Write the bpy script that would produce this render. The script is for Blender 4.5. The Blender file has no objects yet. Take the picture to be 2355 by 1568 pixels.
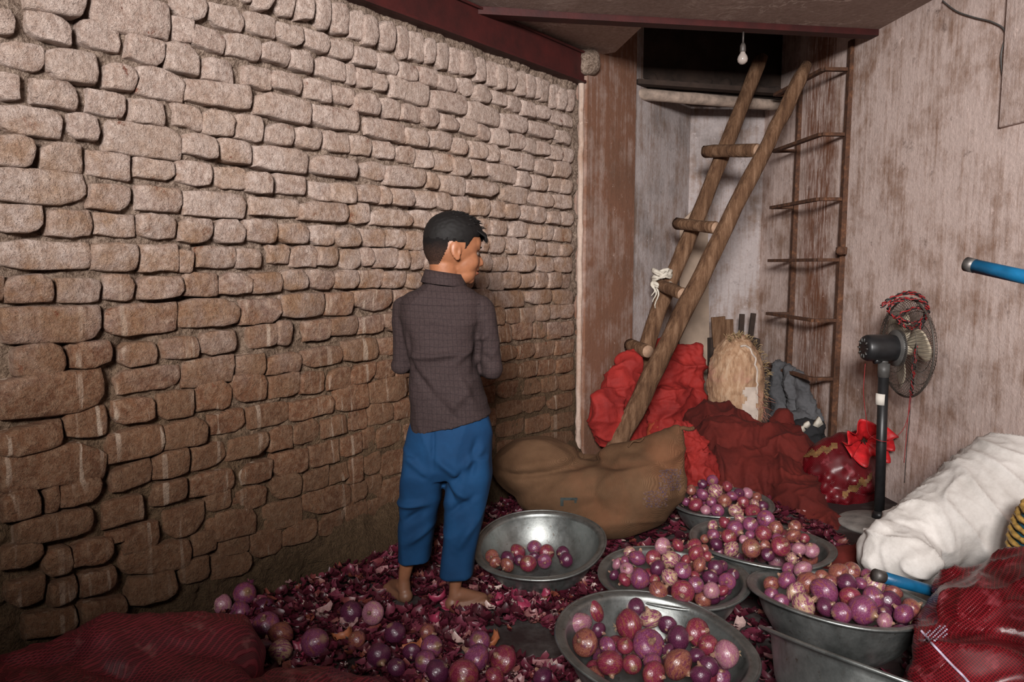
import bpy, bmesh, math, random
import numpy as np
from mathutils import Vector, Matrix, noise, Euler

random.seed(11)
SC = bpy.context.scene
COL = SC.collection

# ------------------------------------------------------------------ camera
F, CX, CY = 1720.0, 1177.5, 784.0          # focal length and centre in photo pixels (2355 x 1568)
PITCH = math.atan(174.0 / F)
CAM_H = 1.25
cam_data = bpy.data.cameras.new('camera')
cam_data.sensor_width = 36.0
cam_data.lens = 36.0 * F / 2355.0
cam_data.clip_start = 0.05
cam = bpy.data.objects.new('camera', cam_data)
cam.location = (0, 0, CAM_H)
cam.rotation_euler = (math.pi / 2 - PITCH, 0, 0)
COL.objects.link(cam)
SC.camera = cam

# ------------------------------------------------------------------ world, light, exposure
world = bpy.data.worlds.new('world')
SC.world = world
world.use_nodes = True
bg = world.node_tree.nodes['Background']
bg.inputs[0].default_value = (0.60, 0.72, 1.0, 1)
bg.inputs[1].default_value = 0.03


def area_light(name, loc, target, size, power, color, spread=180.0, size_y=None):
    d = bpy.data.lights.new(name, 'AREA')
    d.energy = power
    d.color = color
    d.shape = 'RECTANGLE'
    d.size = size
    d.size_y = size_y or size
    d.spread = math.radians(spread)
    o = bpy.data.objects.new(name, d)
    o.location = loc
    o.rotation_euler = (Vector(target) - Vector(loc)).to_track_quat('-Z', 'Y').to_euler()
    COL.objects.link(o)
    return o


area_light('door_daylight', (-0.30, -1.7, 2.28), (0.72, 4.2, 1.50), 1.0, 122.0, (1.0, 0.955, 0.93), spread=84, size_y=0.62)

SC.view_settings.view_transform = 'Standard'
SC.view_settings.look = 'None'
SC.view_settings.gamma = 1.0
SC.view_settings.exposure = 0.0
SC.view_settings.use_curve_mapping = False


# ------------------------------------------------------------------ measuring helpers
def ray(px, py):
    u, v = (px - CX) / F, (CY - py) / F
    c, s = math.cos(PITCH), math.sin(PITCH)
    return Vector((u, c + v * s, -s + v * c))


def at(px, py, depth):                        # the point seen at px,py that stands `depth` metres into the room
    d = ray(px, py)
    t = depth / d.y
    return Vector((d.x * t, depth, CAM_H + d.z * t))


def ground(px, py, z=0.0):
    d = ray(px, py)
    t = (z - CAM_H) / d.z
    return Vector((d.x * t, d.y * t, z))


WP, WD, WN = Vector((0.366, 4.40, 0)), Vector((0.602, 0.7985, 0)).normalized(), Vector((0.7985, -0.602, 0)).normalized()
ANG_L = math.atan2(WD.y, WD.x)


def wall_sz(px, py, off=0.0):                 # where a sight line meets the brick wall: (along, height)
    d = ray(px, py)
    o = Vector((0, 0, CAM_H))
    t = ((WP + WN * off) - o).dot(WN) / d.dot(WN)
    p = o + d * t
    return (p - WP).dot(WD), p.z


def wall_pt(s, n, z):
    p = WP + WD * s + WN * n
    return Vector((p.x, p.y, z))


RW0, RWD = Vector((2.0, 4.27, 0)), Vector((-0.081, 0.9967, 0)).normalized()
RWN = Vector((-0.9967, -0.081, 0)).normalized()


def rwall_x(y):
    return RW0.x + RWD.x / RWD.y * (y - RW0.y)


def fbm(p, o=3):
    return noise.fractal(p, 1.0, 2.0, o)


# ------------------------------------------------------------------ node materials
class NT:
    def __init__(self, name):
        self.m = bpy.data.materials.new(name)
        self.m.use_nodes = True
        self.t = self.m.node_tree
        self.b = self.t.nodes['Principled BSDF']
        self._pos = None
        self._obj = None

    def n(self, kind, **kw):
        nd = self.t.nodes.new(kind)
        for k, v in kw.items():
            setattr(nd, k, v)
        return nd

    def set(self, sock, v):
        if hasattr(v, 'is_linked'):
            self.t.links.new(v, sock)
        elif isinstance(v, (tuple, list)) and sock.type == 'RGBA':
            sock.default_value = tuple(v) + ((1,) if len(v) == 3 else ())
        else:
            sock.default_value = v

    def pos(self):
        if self._pos is None:
            self._pos = self.n('ShaderNodeNewGeometry').outputs['Position']
        return self._pos

    def obj(self):
        if self._obj is None:
            self._obj = self.n('ShaderNodeTexCoord').outputs['Object']
        return self._obj

    def mapping(self, vec, scale=(1, 1, 1), rot=(0, 0, 0), loc=(0, 0, 0)):
        m = self.n('ShaderNodeMapping')
        self.set(m.inputs['Vector'], vec)
        m.inputs['Scale'].default_value = scale
        m.inputs['Rotation'].default_value = rot
        m.inputs['Location'].default_value = loc
        return m.outputs[0]

    def noise(self, scale, vec=None, detail=4, rough=0.6, dist=0.0):
        nd = self.n('ShaderNodeTexNoise')
        self.set(nd.inputs['Vector'], vec if vec is not None else self.pos())
        nd.inputs['Scale'].default_value = scale
        nd.inputs['Detail'].default_value = detail
        nd.inputs['Roughness'].default_value = rough
        nd.inputs['Distortion'].default_value = dist
        return nd.outputs['Fac']

    def wave(self, scale, vec=None, axis='X', dist=0.0, dscale=1.0, detail=2):
        nd = self.n('ShaderNodeTexWave', bands_direction=axis)
        self.set(nd.inputs['Vector'], vec if vec is not None else self.pos())
        nd.inputs['Scale'].default_value = scale
        nd.inputs['Distortion'].default_value = dist
        nd.inputs['Detail'].default_value = detail
        nd.inputs['Detail Scale'].default_value = dscale
        return nd.outputs['Fac']

    def ramp(self, fac, stops, interp='LINEAR'):
        nd = self.n('ShaderNodeValToRGB')
        nd.color_ramp.interpolation = interp
        self.set(nd.inputs[0], fac)
        el = nd.color_ramp.elements
        while len(el) < len(stops):
            el.new(0.5)
        for e, (p, c) in zip(el, stops):
            e.position = p
            if not isinstance(c, (tuple, list)):
                c = (c, c, c)
            e.color = tuple(c) + ((1,) if len(c) == 3 else ())
        return nd.outputs[0]

    def mix(self, fac, a, b, mode='MIX'):
        nd = self.n('ShaderNodeMix', data_type='RGBA', blend_type=mode)
        self.set(nd.inputs[0], fac)
        self.set(nd.inputs[6], a)
        self.set(nd.inputs[7], b)
        return nd.outputs[2]

    def math(self, op, a, b=0.0, clamp=False):
        nd = self.n('ShaderNodeMath', operation=op, use_clamp=clamp)
        self.set(nd.inputs[0], a)
        self.set(nd.inputs[1], b)
        return nd.outputs[0]

    def sep(self, vec):
        nd = self.n('ShaderNodeSeparateXYZ')
        self.set(nd.inputs[0], vec)
        return nd.outputs

    def rng(self, v, a, b, c=0.0, d=1.0):
        nd = self.n('ShaderNodeMapRange')
        for i, x in enumerate((v, a, b, c, d)):
            self.set(nd.inputs[i], x)
        return nd.outputs[0]

    def bump(self, h, strength=0.5, dist=0.01, prev=None):
        nd = self.n('ShaderNodeBump')
        nd.inputs['Strength'].default_value = strength
        nd.inputs['Distance'].default_value = dist
        self.set(nd.inputs['Height'], h)
        if prev is not None:
            self.set(nd.inputs['Normal'], prev)
        return nd.outputs[0]

    def done(self, base, rough=0.8, metal=0.0, normal=None, **kw):
        self.set(self.b.inputs['Base Color'], base)
        self.set(self.b.inputs['Roughness'], rough)
        self.set(self.b.inputs['Metallic'], metal)
        if normal is not None:
            self.set(self.b.inputs['Normal'], normal)
        for k, v in kw.items():
            self.set(self.b.inputs[k.replace('_', ' ')], v)
        return self.m


MAT = {}


def plain(name, col, rough=0.7, metal=0.0, var=0.25, scale=14.0, bump=0.0):
    a = NT(name)
    nz = a.noise(scale)
    c = a.mix(a.rng(nz, 0.3, 0.7), tuple(x * (1 - var) for x in col), tuple(min(1, x * (1 + var)) for x in col))
    nm = a.bump(a.noise(scale * 6), bump, 0.004) if bump else None
    MAT[name] = a.done(c, rough, metal, nm)
    return MAT[name]


# ------------------------------------------------------------------ object helpers
def link(name, mesh, mat=None, parent=None, smooth=True):
    o = bpy.data.objects.new(name, mesh)
    COL.objects.link(o)
    if mat is not None and not mesh.materials:
        mesh.materials.append(mat)
    if smooth and len(mesh.polygons):
        mesh.polygons.foreach_set('use_smooth', [True] * len(mesh.polygons))
    if parent is not None:
        o.parent = parent
    return o


def mesh_from(name, verts, faces):
    me = bpy.data.meshes.new(name)
    me.from_pydata([tuple(v) for v in verts], [], faces)
    me.update()
    return me


def bm_mesh(name, bm):
    me = bpy.data.meshes.new(name)
    bmesh.ops.recalc_face_normals(bm, faces=bm.faces)
    bm.to_mesh(me)
    bm.free()
    return me


def empty(name, loc=(0, 0, 0)):
    o = bpy.data.objects.new(name, None)
    o.empty_display_size = 0.05
    o.location = loc
    COL.objects.link(o)
    return o


def tag(o, label, cat, group=None):
    o['label'] = label
    o['category'] = cat
    if group:
        o['group'] = group
    return o


def struct(o):
    o['kind'] = 'structure'
    return o


def put(o, parent):                            # parent while keeping world-space vertices
    o.parent = parent
    o.matrix_parent_inverse = Matrix.Translation(Vector(parent.location)).inverted()
    return o


def bevel_box(bm, c, half, rot=None, bev=0.0):
    m = Matrix.Translation(Vector(c)) @ (rot.to_4x4() if rot is not None else Matrix.Identity(4)) @ Matrix.Diagonal((half[0] * 2, half[1] * 2, half[2] * 2, 1))
    r = bmesh.ops.create_cube(bm, size=1.0, matrix=m)
    if bev > 0:
        es = list({e for v in r['verts'] for e in v.link_edges})
        bmesh.ops.bevel(bm, geom=es, offset=bev, segments=2, affect='EDGES', profile=0.7)
    return r


def beam_between(bm, p, q, w, h, bev=0.004, up=(0, 0, 1)):
    p, q = Vector(p), Vector(q)
    x = (q - p).normalized()
    y = Vector(up).cross(x).normalized()
    z = x.cross(y)
    rot = Matrix((x, y, z)).transposed()
    bevel_box(bm, (p + q) / 2, ((q - p).length / 2, w / 2, h / 2), rot, bev)


def tube_geo(pts, radii, seg=8, cap=True, twist=None):
    pts = [Vector(p) for p in pts]
    n = len(pts)
    if not hasattr(radii, '__len__'):
        radii = [radii] * n
    vs, fs = [], []
    up = Vector((0.13, 0.31, 0.94))
    for i, p in enumerate(pts):
        t = (pts[min(i + 1, n - 1)] - pts[max(i - 1, 0)]).normalized()
        a = up - t * up.dot(t)
        if a.length < 1e-4:
            a = Vector((1, 0, 0)) - t * t.x
        a.normalize()
        up = a
        b = t.cross(a)
        for k in range(seg):
            th = 2 * math.pi * k / seg
            r = radii[i] * (twist(i, th) if twist else 1.0)
            vs.append(p + (a * math.cos(th) + b * math.sin(th)) * r)
    for i in range(n - 1):
        for k in range(seg):
            k2 = (k + 1) % seg
            fs.append((i * seg + k, i * seg + k2, (i + 1) * seg + k2, (i + 1) * seg + k))
    if cap:
        fs.append(tuple(range(seg))[::-1])
        fs.append(tuple((n - 1) * seg + k for k in range(seg)))
    return vs, fs


def tube(name, pts, radii, mat, parent=None, seg=8, twist=None, smooth=True):
    vs, fs = tube_geo(pts, radii, seg, True, twist)
    o = link(name, mesh_from(name, vs, fs), mat, None, smooth)
    if parent is not None:
        put(o, parent)
    return o


def catmull(pts, n=8, closed=False):
    pts = [Vector(p) for p in pts]
    out = []
    m = len(pts)
    for i in range(m if closed else m - 1):
        if closed:
            p0, p1, p2, p3 = (pts[(i + k - 1) % m] for k in range(4))
        else:
            p0, p1, p2, p3 = pts[max(i - 1, 0)], pts[i], pts[i + 1], pts[min(i + 2, m - 1)]
        for k in range(n):
            t = k / n
            out.append(0.5 * ((2 * p1) + (p2 - p0) * t + (2 * p0 - 5 * p1 + 4 * p2 - p3) * t * t + (3 * p1 - p0 - 3 * p2 + p3) * t ** 3))
    if not closed:
        out.append(pts[-1])
    return out


def lathe_geo(profile, seg=48):
    vs, fs = [], []
    for r, z in profile:
        for k in range(seg):
            th = 2 * math.pi * k / seg
            vs.append(Vector((r * math.cos(th), r * math.sin(th), z)))
    for i in range(len(profile) - 1):
        for k in range(seg):
            k2 = (k + 1) % seg
            fs.append((i * seg + k, i * seg + k2, (i + 1) * seg + k2, (i + 1) * seg + k))
    return vs, fs


def clay_mesh(name, prims, voxel, smooth=4, disp=None):
    """Union of ellipsoids ('e', centre, radii, rot), tapered capsules ('c', p, q, r1, r2) and meshes ('m', verts, faces)
    fused into one skin."""
    bm = bmesh.new()
    for pr in prims:
        if pr[0] == 'e':
            rot = pr[3] if len(pr) > 3 and pr[3] is not None else Matrix.Identity(3)
            m = Matrix.Translation(Vector(pr[1])) @ rot.to_4x4() @ Matrix.Diagonal((*pr[2], 1))
            bmesh.ops.create_icosphere(bm, subdivisions=4, radius=1.0, matrix=m)
        elif pr[0] == 'c':
            p, q, r1, r2 = Vector(pr[1]), Vector(pr[2]), pr[3], pr[4]
            L = (q - p).length
            k = max(2, int(L / (min(r1, r2) * 0.45)) + 1)
            for c, r in ((p, r1), (q, r2)):
                bmesh.ops.create_icosphere(bm, subdivisions=3, radius=r, matrix=Matrix.Translation(c))
            rot = (q - p).to_track_quat('Z', 'Y').to_matrix().to_4x4()
            bmesh.ops.create_cone(bm, cap_ends=True, segments=24, radius1=r1, radius2=r2, depth=L,
                                  matrix=Matrix.Translation((p + q) / 2) @ rot)
        else:
            vv = [bm.verts.new(v) for v in pr[1]]
            for f in pr[2]:
                try:
                    bm.faces.new([vv[i] for i in f])
                except ValueError:
                    pass
    bmesh.ops.recalc_face_normals(bm, faces=bm.faces)
    tmp = bpy.data.meshes.new('tmp')
    bm.to_mesh(tmp)
    bm.free()
    o = bpy.data.objects.new('tmp', tmp)
    COL.objects.link(o)
    md = o.modifiers.new('r', 'REMESH')
    md.mode = 'VOXEL'
    md.voxel_size = voxel
    if smooth:
        s = o.modifiers.new('s', 'SMOOTH')
        s.factor = 0.5
        s.iterations = smooth
    dg = bpy.context.evaluated_depsgraph_get()
    dg.update()
    me = bpy.data.meshes.new_from_object(o.evaluated_get(dg))
    me.name = name
    bpy.data.objects.remove(o)
    bpy.data.meshes.remove(tmp)
    if disp is not None:
        n = len(me.vertices)
        co = np.empty(n * 3)
        no = np.empty(n * 3)
        me.vertices.foreach_get('co', co)
        me.vertices.foreach_get('normal', no)
        co = co.reshape(-1, 3)
        no = no.reshape(-1, 3)
        for i in range(n):
            d = disp(Vector(co[i]), Vector(no[i]))
            if isinstance(d, (int, float)):
                co[i] += no[i] * d
            else:
                co[i] += np.array(d)
        me.vertices.foreach_set('co', co.ravel())
        me.update()
    return me


def clay(name, prims, voxel, smooth, mat, parent=None, disp=None):
    o = link(name, clay_mesh(name, prims, voxel, smooth, disp), mat)
    if parent is not None:
        put(o, parent)
    return o


def ridged(p, f, seed=0.0, st=(1, 1, 1), pw=2.0):
    q = Vector((p.x * st[0] * f + seed, p.y * st[1] * f - seed, p.z * st[2] * f + seed * 0.7))
    return max(0.0, 1.0 - 1.7 * abs(noise.noise(q))) ** pw
# ================================================================== materials of the room
def make_brick_mat():
    a = NT('limewashed_brick')
    p = a.pos()
    z = a.sep(p)[2]
    # whitewash is worn away towards the foot of the wall
    edge = a.noise(2.2, detail=5, rough=0.7)
    zz = a.math('ADD', z, a.math('MULTIPLY', a.math('SUBTRACT', edge, 0.5), 0.9))
    wash = a.rng(zz, 0.80, 1.40)
    fine = a.noise(46, detail=6, rough=0.72)
    blot = a.noise(7.5, detail=5, rough=0.65)
    rnd = a.n('ShaderNodeObjectInfo').outputs['Random']
    isl = a.n('ShaderNodeNewGeometry').outputs['Random Per Island']
    rr = a.math('FRACT', a.math('ADD', rnd, isl))
    white = a.mix(a.rng(fine, 0.30, 0.68), (0.36, 0.25, 0.20), (0.74, 0.61, 0.545))
    white = a.mix(a.rng(rr, 0.55, 1.0, 0.0, 0.30), white, (0.27, 0.175, 0.12))
    ochre = a.mix(a.rng(fine, 0.3, 0.7), (0.26, 0.15, 0.085), (0.45, 0.29, 0.19))
    white = a.mix(a.math('MULTIPLY', a.rng(blot, 0.42, 0.62), a.rng(zz, 2.05, 1.25)), white, ochre)
    clayc = a.mix(a.rng(blot, 0.32, 0.66), (0.105, 0.036, 0.017), (0.215, 0.098, 0.050))
    clayc = a.mix(a.rng(fine, 0.42, 0.75), clayc, (0.33, 0.21, 0.135))
    clayc = a.mix(a.math('MULTIPLY', rr, 0.45), clayc, (0.17, 0.098, 0.056))
    # drips of lime running down the worn bricks
    st = a.mapping(p, scale=(26, 26, 1.6))
    drip = a.noise(1.0, st, detail=3, rough=0.55)
    dm = a.math('MULTIPLY', a.rng(drip, 0.60, 0.66), a.rng(a.noise(3.1), 0.40, 0.6))
    clayc = a.mix(a.math('MULTIPLY', dm, 0.75), clayc, (0.56, 0.44, 0.34))
    w2 = a.math('MULTIPLY', wash, a.rng(rr, 0.0, 1.0, 0.72, 1.0))
    base = a.mix(w2, clayc, white)
    # chips down to the red clay
    chip = a.math('MULTIPLY', a.rng(a.noise(15, detail=6, rough=0.75), 0.625, 0.665), a.rng(a.noise(2.4), 0.40, 0.60))
    base = a.mix(a.math('MULTIPLY', chip, 0.85), base, (0.17, 0.040, 0.018))
    # shade painted into the brick colour, deepening towards the ground
    base = a.mix(a.math('MULTIPLY', a.rng(zz, 0.75, 0.10), 0.55), base, (0.085, 0.046, 0.024))
    pit = a.rng(a.noise(85, detail=3), 0.62, 0.76)
    base = a.mix(a.math('MULTIPLY', pit, 0.55), base, (0.10, 0.052, 0.032))
    h = a.math('ADD', a.math('MULTIPLY', fine, 1.0), a.math('MULTIPLY', a.noise(130, detail=3), 0.5))
    nm = a.bump(h, 0.9, 0.013)
    nm = a.bump(a.noise(24, detail=6, rough=0.75), 0.9, 0.022, nm)
    MAT['brick'] = a.done(base, 0.93, 0.0, nm, Specular_IOR_Level=0.25)


def make_mortar_mat():
    a = NT('rough_mortar')
    z = a.sep(a.pos())[2]
    fine = a.noise(60, detail=6, rough=0.75)
    zz = a.math('ADD', z, a.math('MULTIPLY', a.math('SUBTRACT', a.noise(2.0), 0.5), 0.8))
    hi = a.mix(a.rng(fine, 0.34, 0.74), (0.10, 0.062, 0.042), (0.52, 0.40, 0.32))
    lo = a.mix(a.rng(fine, 0.3, 0.7), (0.050, 0.028, 0.015), (0.23, 0.145, 0.085))
    c = a.mix(a.rng(zz, 0.6, 1.4), lo, hi)
    c = a.mix(a.math('MULTIPLY', a.rng(zz, 0.72, 0.10), 0.75), c, (0.055, 0.034, 0.017))  # painted shade: mortar colour also deepens towards the floor
    nm = a.bump(a.math('ADD', fine, a.noise(120, detail=3)), 0.9, 0.015)
    MAT['mortar'] = a.done(c, 0.96, 0.0, nm, Specular_IOR_Level=0.2)


def make_plaster(name, lightc, stain, dark, amount, streak=(30, 30, 2.0), patch=2.2, rusty=None):
    a = NT(name)
    p = a.pos()
    z = a.sep(p)[2]
    st = a.noise(1.0, a.mapping(p, scale=streak), detail=6, rough=0.68)
    st2 = a.noise(1.0, a.mapping(p, scale=(streak[0] * 2.6, streak[1] * 2.6, streak[2] * 1.8)), detail=4)
    pt = a.noise(patch, detail=6, rough=0.65)
    fine = a.noise(55, detail=5, rough=0.7)
    c = a.mix(a.rng(fine, 0.3, 0.72), tuple(x * 0.78 for x in lightc), lightc)
    md = a.noise(7.0, detail=8, rough=0.72)
    m = a.math('ADD', a.math('MULTIPLY', st, 0.30), a.math('ADD', a.math('MULTIPLY', pt, 0.45), a.math('MULTIPLY', md, 0.36)))
    c = a.mix(a.math('MULTIPLY', a.rng(m, 0.54 - amount * 0.1, 0.66 - amount * 0.1), 0.85), c, stain)
    c = a.mix(a.math('MULTIPLY', a.rng(st2, 0.56, 0.70), 0.35), c, stain)
    if rusty:                                   # rust that has run down from the iron ladder's rungs
        y = a.math('ADD', a.sep(p)[1], a.math('MULTIPLY', a.math('SUBTRACT', pt, 0.5), 0.5))
        band = a.math('MULTIPLY', a.rng(y, rusty[0], rusty[0] + 0.12), a.rng(y, rusty[1], rusty[1] - 0.15))
        rs = a.noise(1.0, a.mapping(p, scale=(46, 46, 5.0)), detail=7, rough=0.75)
        rm = a.math('MULTIPLY', band, a.rng(a.math('ADD', rs, a.math('MULTIPLY', pt, 0.35)), 0.56, 0.72))
        c = a.mix(a.math('MULTIPLY', rm, 0.9), c, (0.17, 0.062, 0.028))
    c = a.mix(a.math('MULTIPLY', a.rng(a.noise(9, detail=6, rough=0.8), 0.60, 0.70), 0.7), c, dark)
    c = a.mix(a.math('MULTIPLY', a.rng(a.noise(1.3, detail=7, rough=0.7), 0.52, 0.66), 0.5), c, dark)
    c = a.mix(a.math('MULTIPLY', a.rng(a.noise(20, detail=5, rough=0.75), 0.64, 0.70), 0.7), c, tuple(min(1, x * 1.25) for x in lightc))
    nm = a.bump(a.math('ADD', a.math('MULTIPLY', st, 0.8), fine), 0.35, 0.008)
    nm = a.bump(pt, 0.4, 0.03, nm)
    MAT[name] = a.done(c, 0.9, 0.0, nm, Specular_IOR_Level=0.25)


make_brick_mat()
make_mortar_mat()
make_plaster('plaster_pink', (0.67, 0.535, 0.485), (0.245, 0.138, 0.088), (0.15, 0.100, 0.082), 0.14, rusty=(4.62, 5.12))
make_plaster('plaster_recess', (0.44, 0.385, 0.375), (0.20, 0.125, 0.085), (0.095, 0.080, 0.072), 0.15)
make_plaster('plaster_rust', (0.36, 0.26, 0.22), (0.155, 0.062, 0.030), (0.10, 0.055, 0.035), 0.95, (34, 34, 1.4), 1.6)
make_plaster('plaster_strip', (0.46, 0.35, 0.29), (0.26, 0.15, 0.10), (0.17, 0.10, 0.07), 0.1, (20, 20, 3))

a = NT('ceiling_slab')
fine = a.noise(40, detail=6, rough=0.7)
big = a.noise(1.8, detail=5)
c = a.mix(a.rng(fine, 0.3, 0.7), (0.25, 0.185, 0.155), (0.44, 0.345, 0.305))
c = a.mix(a.math('MULTIPLY', a.rng(big, 0.4, 0.7), 0.6), c, (0.20, 0.135, 0.11))
vein = a.noise(3.0, detail=7, rough=0.62, dist=0.6)
v = a.math('SUBTRACT', 1.0, a.math('MULTIPLY', a.math('ABSOLUTE', a.math('SUBTRACT', vein, 0.5)), 60.0), clamp=True)
c = a.mix(a.math('MULTIPLY', v, a.rng(a.noise(2.5), 0.45, 0.65)), c, (0.62, 0.54, 0.49))
MAT['ceiling'] = a.done(c, 0.92, 0.0, a.bump(fine, 0.4, 0.008))

a = NT('floor_concrete')
fine = a.noise(34, detail=6, rough=0.7)
c = a.mix(a.rng(fine, 0.3, 0.7), (0.040, 0.033, 0.031), (0.125, 0.110, 0.105))
c = a.mix(a.rng(a.noise(3.0, detail=5), 0.46, 0.64), (0.022, 0.010, 0.010), c)
MAT['floor'] = a.done(c, 0.75, 0.0, a.bump(fine, 0.5, 0.006))

plain('red_oxide_paint', (0.040, 0.0036, 0.003), 0.65, var=0.35, scale=9, bump=0.2)
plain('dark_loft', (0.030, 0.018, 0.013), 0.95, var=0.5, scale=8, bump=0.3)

a = NT('old_timber')
g = a.noise(1.0, a.mapping(a.pos(), scale=(30, 30, 3.5)), detail=6, rough=0.7)
c = a.ramp(g, [(0.28, (0.040, 0.018, 0.010)), (0.5, (0.125, 0.066, 0.036)), (0.72, (0.25, 0.15, 0.092))])
MAT['timber'] = a.done(c, 0.9, 0.0, a.bump(a.noise(45, detail=5, rough=0.7), 0.6, 0.01, a.bump(g, 0.9, 0.016)), Specular_IOR_Level=0.2)
a = NT('sawn_wood_end')
w = a.noise(60, detail=4)
MAT['wood_end'] = a.done(a.mix(w, (0.20, 0.105, 0.06), (0.42, 0.28, 0.19)), 0.85)
a = NT('rusty_iron')
g = a.noise(28, detail=6, rough=0.7)
c = a.ramp(g, [(0.3, (0.035, 0.016, 0.010)), (0.55, (0.095, 0.040, 0.020)), (0.75, (0.22, 0.095, 0.042))])
MAT['rust'] = a.done(c, 0.85, 0.15, a.bump(g, 0.5, 0.006))
plain('pale_pole', (0.30, 0.23, 0.185), 0.9, var=0.4, scale=16, bump=0.4)
plain('pale_board', (0.30, 0.225, 0.17), 0.85, var=0.25, scale=5, bump=0.2)

# ================================================================== floor, ceiling, plain walls
floor_bm = bmesh.new()
bevel_box(floor_bm, (0, 2.3, -0.05), (4.2, 4.4, 0.05))
floor = struct(link('floor', bm_mesh('floor', floor_bm), MAT['floor'], smooth=False))


def slab(name, pts, z0s, th, mat):
    """prism over a ground outline; z0s gives the underside height at each corner"""
    n = len(pts)
    vs = [Vector((p[0], p[1], z)) for p, z in zip(pts, z0s)] + [Vector((p[0], p[1], z + th)) for p, z in zip(pts, z0s)]
    fs = [tuple(range(n))[::-1], tuple(range(n, 2 * n))] + [(i, (i + 1) % n, (i + 1) % n + n, i + n) for i in range(n)]
    bm = bmesh.new()
    vv = [bm.verts.new(v) for v in vs]
    for f in fs:
        bm.faces.new([vv[i] for i in f])
    return bm_mesh(name, bm)


ZL, ZR = CAM_H + 1.205, CAM_H + 1.285
b_l, b_r = Vector((-0.205, 3.66, 0)), Vector((rwall_x(4.27), 4.27, 0))


def zc(x):
    return ZL + (ZR - ZL) * max(0.0, min(1.0, x / 2.0))


wl_far = wall_pt(-5.6, -0.05, 0)
pts = [(wl_far.x, wl_far.y), (2.75, wl_far.y), (b_r.x + 0.1, b_r.y), (0.2, 3.77), (b_l.x - 0.05, b_l.y)]
ceil_front = struct(link('ceiling', slab('ceiling', pts, [zc(p[0]) for p in pts], 0.14, MAT['ceiling']), MAT['ceiling'], smooth=False))
pts = [(b_l.x - 0.05, b_l.y), (0.2, 3.77), (0.70, 3.91), (0.60, 4.50), (0.46, 4.56), (0.30, 4.50)]
o = struct(link('ceiling_corner', slab('ceiling_corner', pts, [zc(p[0]) + 0.004 for p in pts], 0.14, MAT['ceiling']), MAT['ceiling'], smooth=False))


def wall_box(name, p, q, nrm, th, z0, z1, mat):
    """slab whose room face runs from p to q"""
    p, q, nrm = Vector(p), Vector(q), Vector(nrm)
    bm = bmesh.new()
    base = [p, q, q - nrm * th, p - nrm * th]
    vv = [bm.verts.new((b.x, b.y, z)) for z in (z0, z1) for b in base]
    for f in ((0, 1, 2, 3), (7, 6, 5, 4), (0, 4, 5, 1), (1, 5, 6, 2), (2, 6, 7, 3), (3, 7, 4, 0)):
        bm.faces.new([vv[i] for i in f])
    return struct(link(name, bm_mesh(name, bm), mat, smooth=False))


r_corner = RW0 + RWD * 1.445
b_corner = Vector((1.259, 5.66, 0))
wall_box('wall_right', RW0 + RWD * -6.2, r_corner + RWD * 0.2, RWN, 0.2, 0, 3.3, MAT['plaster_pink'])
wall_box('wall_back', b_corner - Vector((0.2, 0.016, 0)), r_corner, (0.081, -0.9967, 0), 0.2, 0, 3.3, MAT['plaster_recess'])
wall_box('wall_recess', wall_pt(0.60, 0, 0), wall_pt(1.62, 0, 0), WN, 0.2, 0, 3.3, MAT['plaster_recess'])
wall_box('wall_column', wall_pt(0.035, 0.055, 0), wall_pt(0.625, 0.055, 0), WN, 0.25, 0, 3.3, MAT['plaster_rust'])
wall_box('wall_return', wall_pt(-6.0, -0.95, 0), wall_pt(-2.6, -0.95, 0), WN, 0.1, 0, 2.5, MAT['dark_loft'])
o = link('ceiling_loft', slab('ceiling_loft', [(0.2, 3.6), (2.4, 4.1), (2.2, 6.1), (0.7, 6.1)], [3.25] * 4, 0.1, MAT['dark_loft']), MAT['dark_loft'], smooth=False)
struct(o)
wall_box('wall_added_shade', (-3.3, -0.28, 0), (-0.14, -0.28, 0), (0, 1, 0), 0.16, 0, 1.58, MAT['plaster_recess'])  # unseen low wall added behind the camera to shade floor and lower brickwork
wall_box('wall_loft_dark_screen', wall_pt(0.82, 0, 0), (rwall_x(5.45), 5.45, 0), (0.2, -0.98, 0), 0.04, 2.47, 3.3, MAT['dark_loft'])  # near-black screen added to paint the unlit dark above the loft edge
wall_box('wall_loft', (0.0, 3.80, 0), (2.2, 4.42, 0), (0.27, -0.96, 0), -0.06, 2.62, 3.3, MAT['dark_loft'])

wr = bpy.data.objects['wall_right']

# raised plaster patch at the picture's upper corner of the wall
pa, pb = RW0 + RWD * -1.02, RW0 + RWD * -1.45
bm = bmesh.new()
beam_between(bm, (pa.x + RWN.x * 0.006, pa.y, 2.14), (pb.x + RWN.x * 0.006, pb.y, 2.14), 0.024, 0.62, 0.008)
link('plaster_panel', bm_mesh('plaster_panel', bm), MAT['plaster_pink'], wr)

# red painted steel
bm = bmesh.new()
q0, q1 = wall_pt(-4.2, 0.0, 0), wall_pt(0.02, 0.0, 0)
beam_between(bm, (q0.x, q0.y, CAM_H + 1.118), (q1.x, q1.y, CAM_H + 1.118), 0.085, 0.170, 0.004)
for zz_ in (1.040, 1.196):
    a0, a1 = wall_pt(-4.2, 0.02, 0), wall_pt(0.02, 0.02, 0)
    beam_between(bm, (a0.x, a0.y, CAM_H + zz_), (a1.x, a1.y, CAM_H + zz_), 0.075, 0.012, 0.002)
struct(link('trim_1', bm_mesh('trim_1', bm), MAT['red_oxide_paint'], smooth=False))
bm = bmesh.new()
beam_between(bm, (b_l.x, b_l.y, zc(b_l.x) - 0.018), (b_r.x, b_r.y, zc(b_r.x) - 0.018), 0.075, 0.036, 0.003)
struct(link('trim_2', bm_mesh('trim_2', bm), MAT['red_oxide_paint'], smooth=False))
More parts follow.
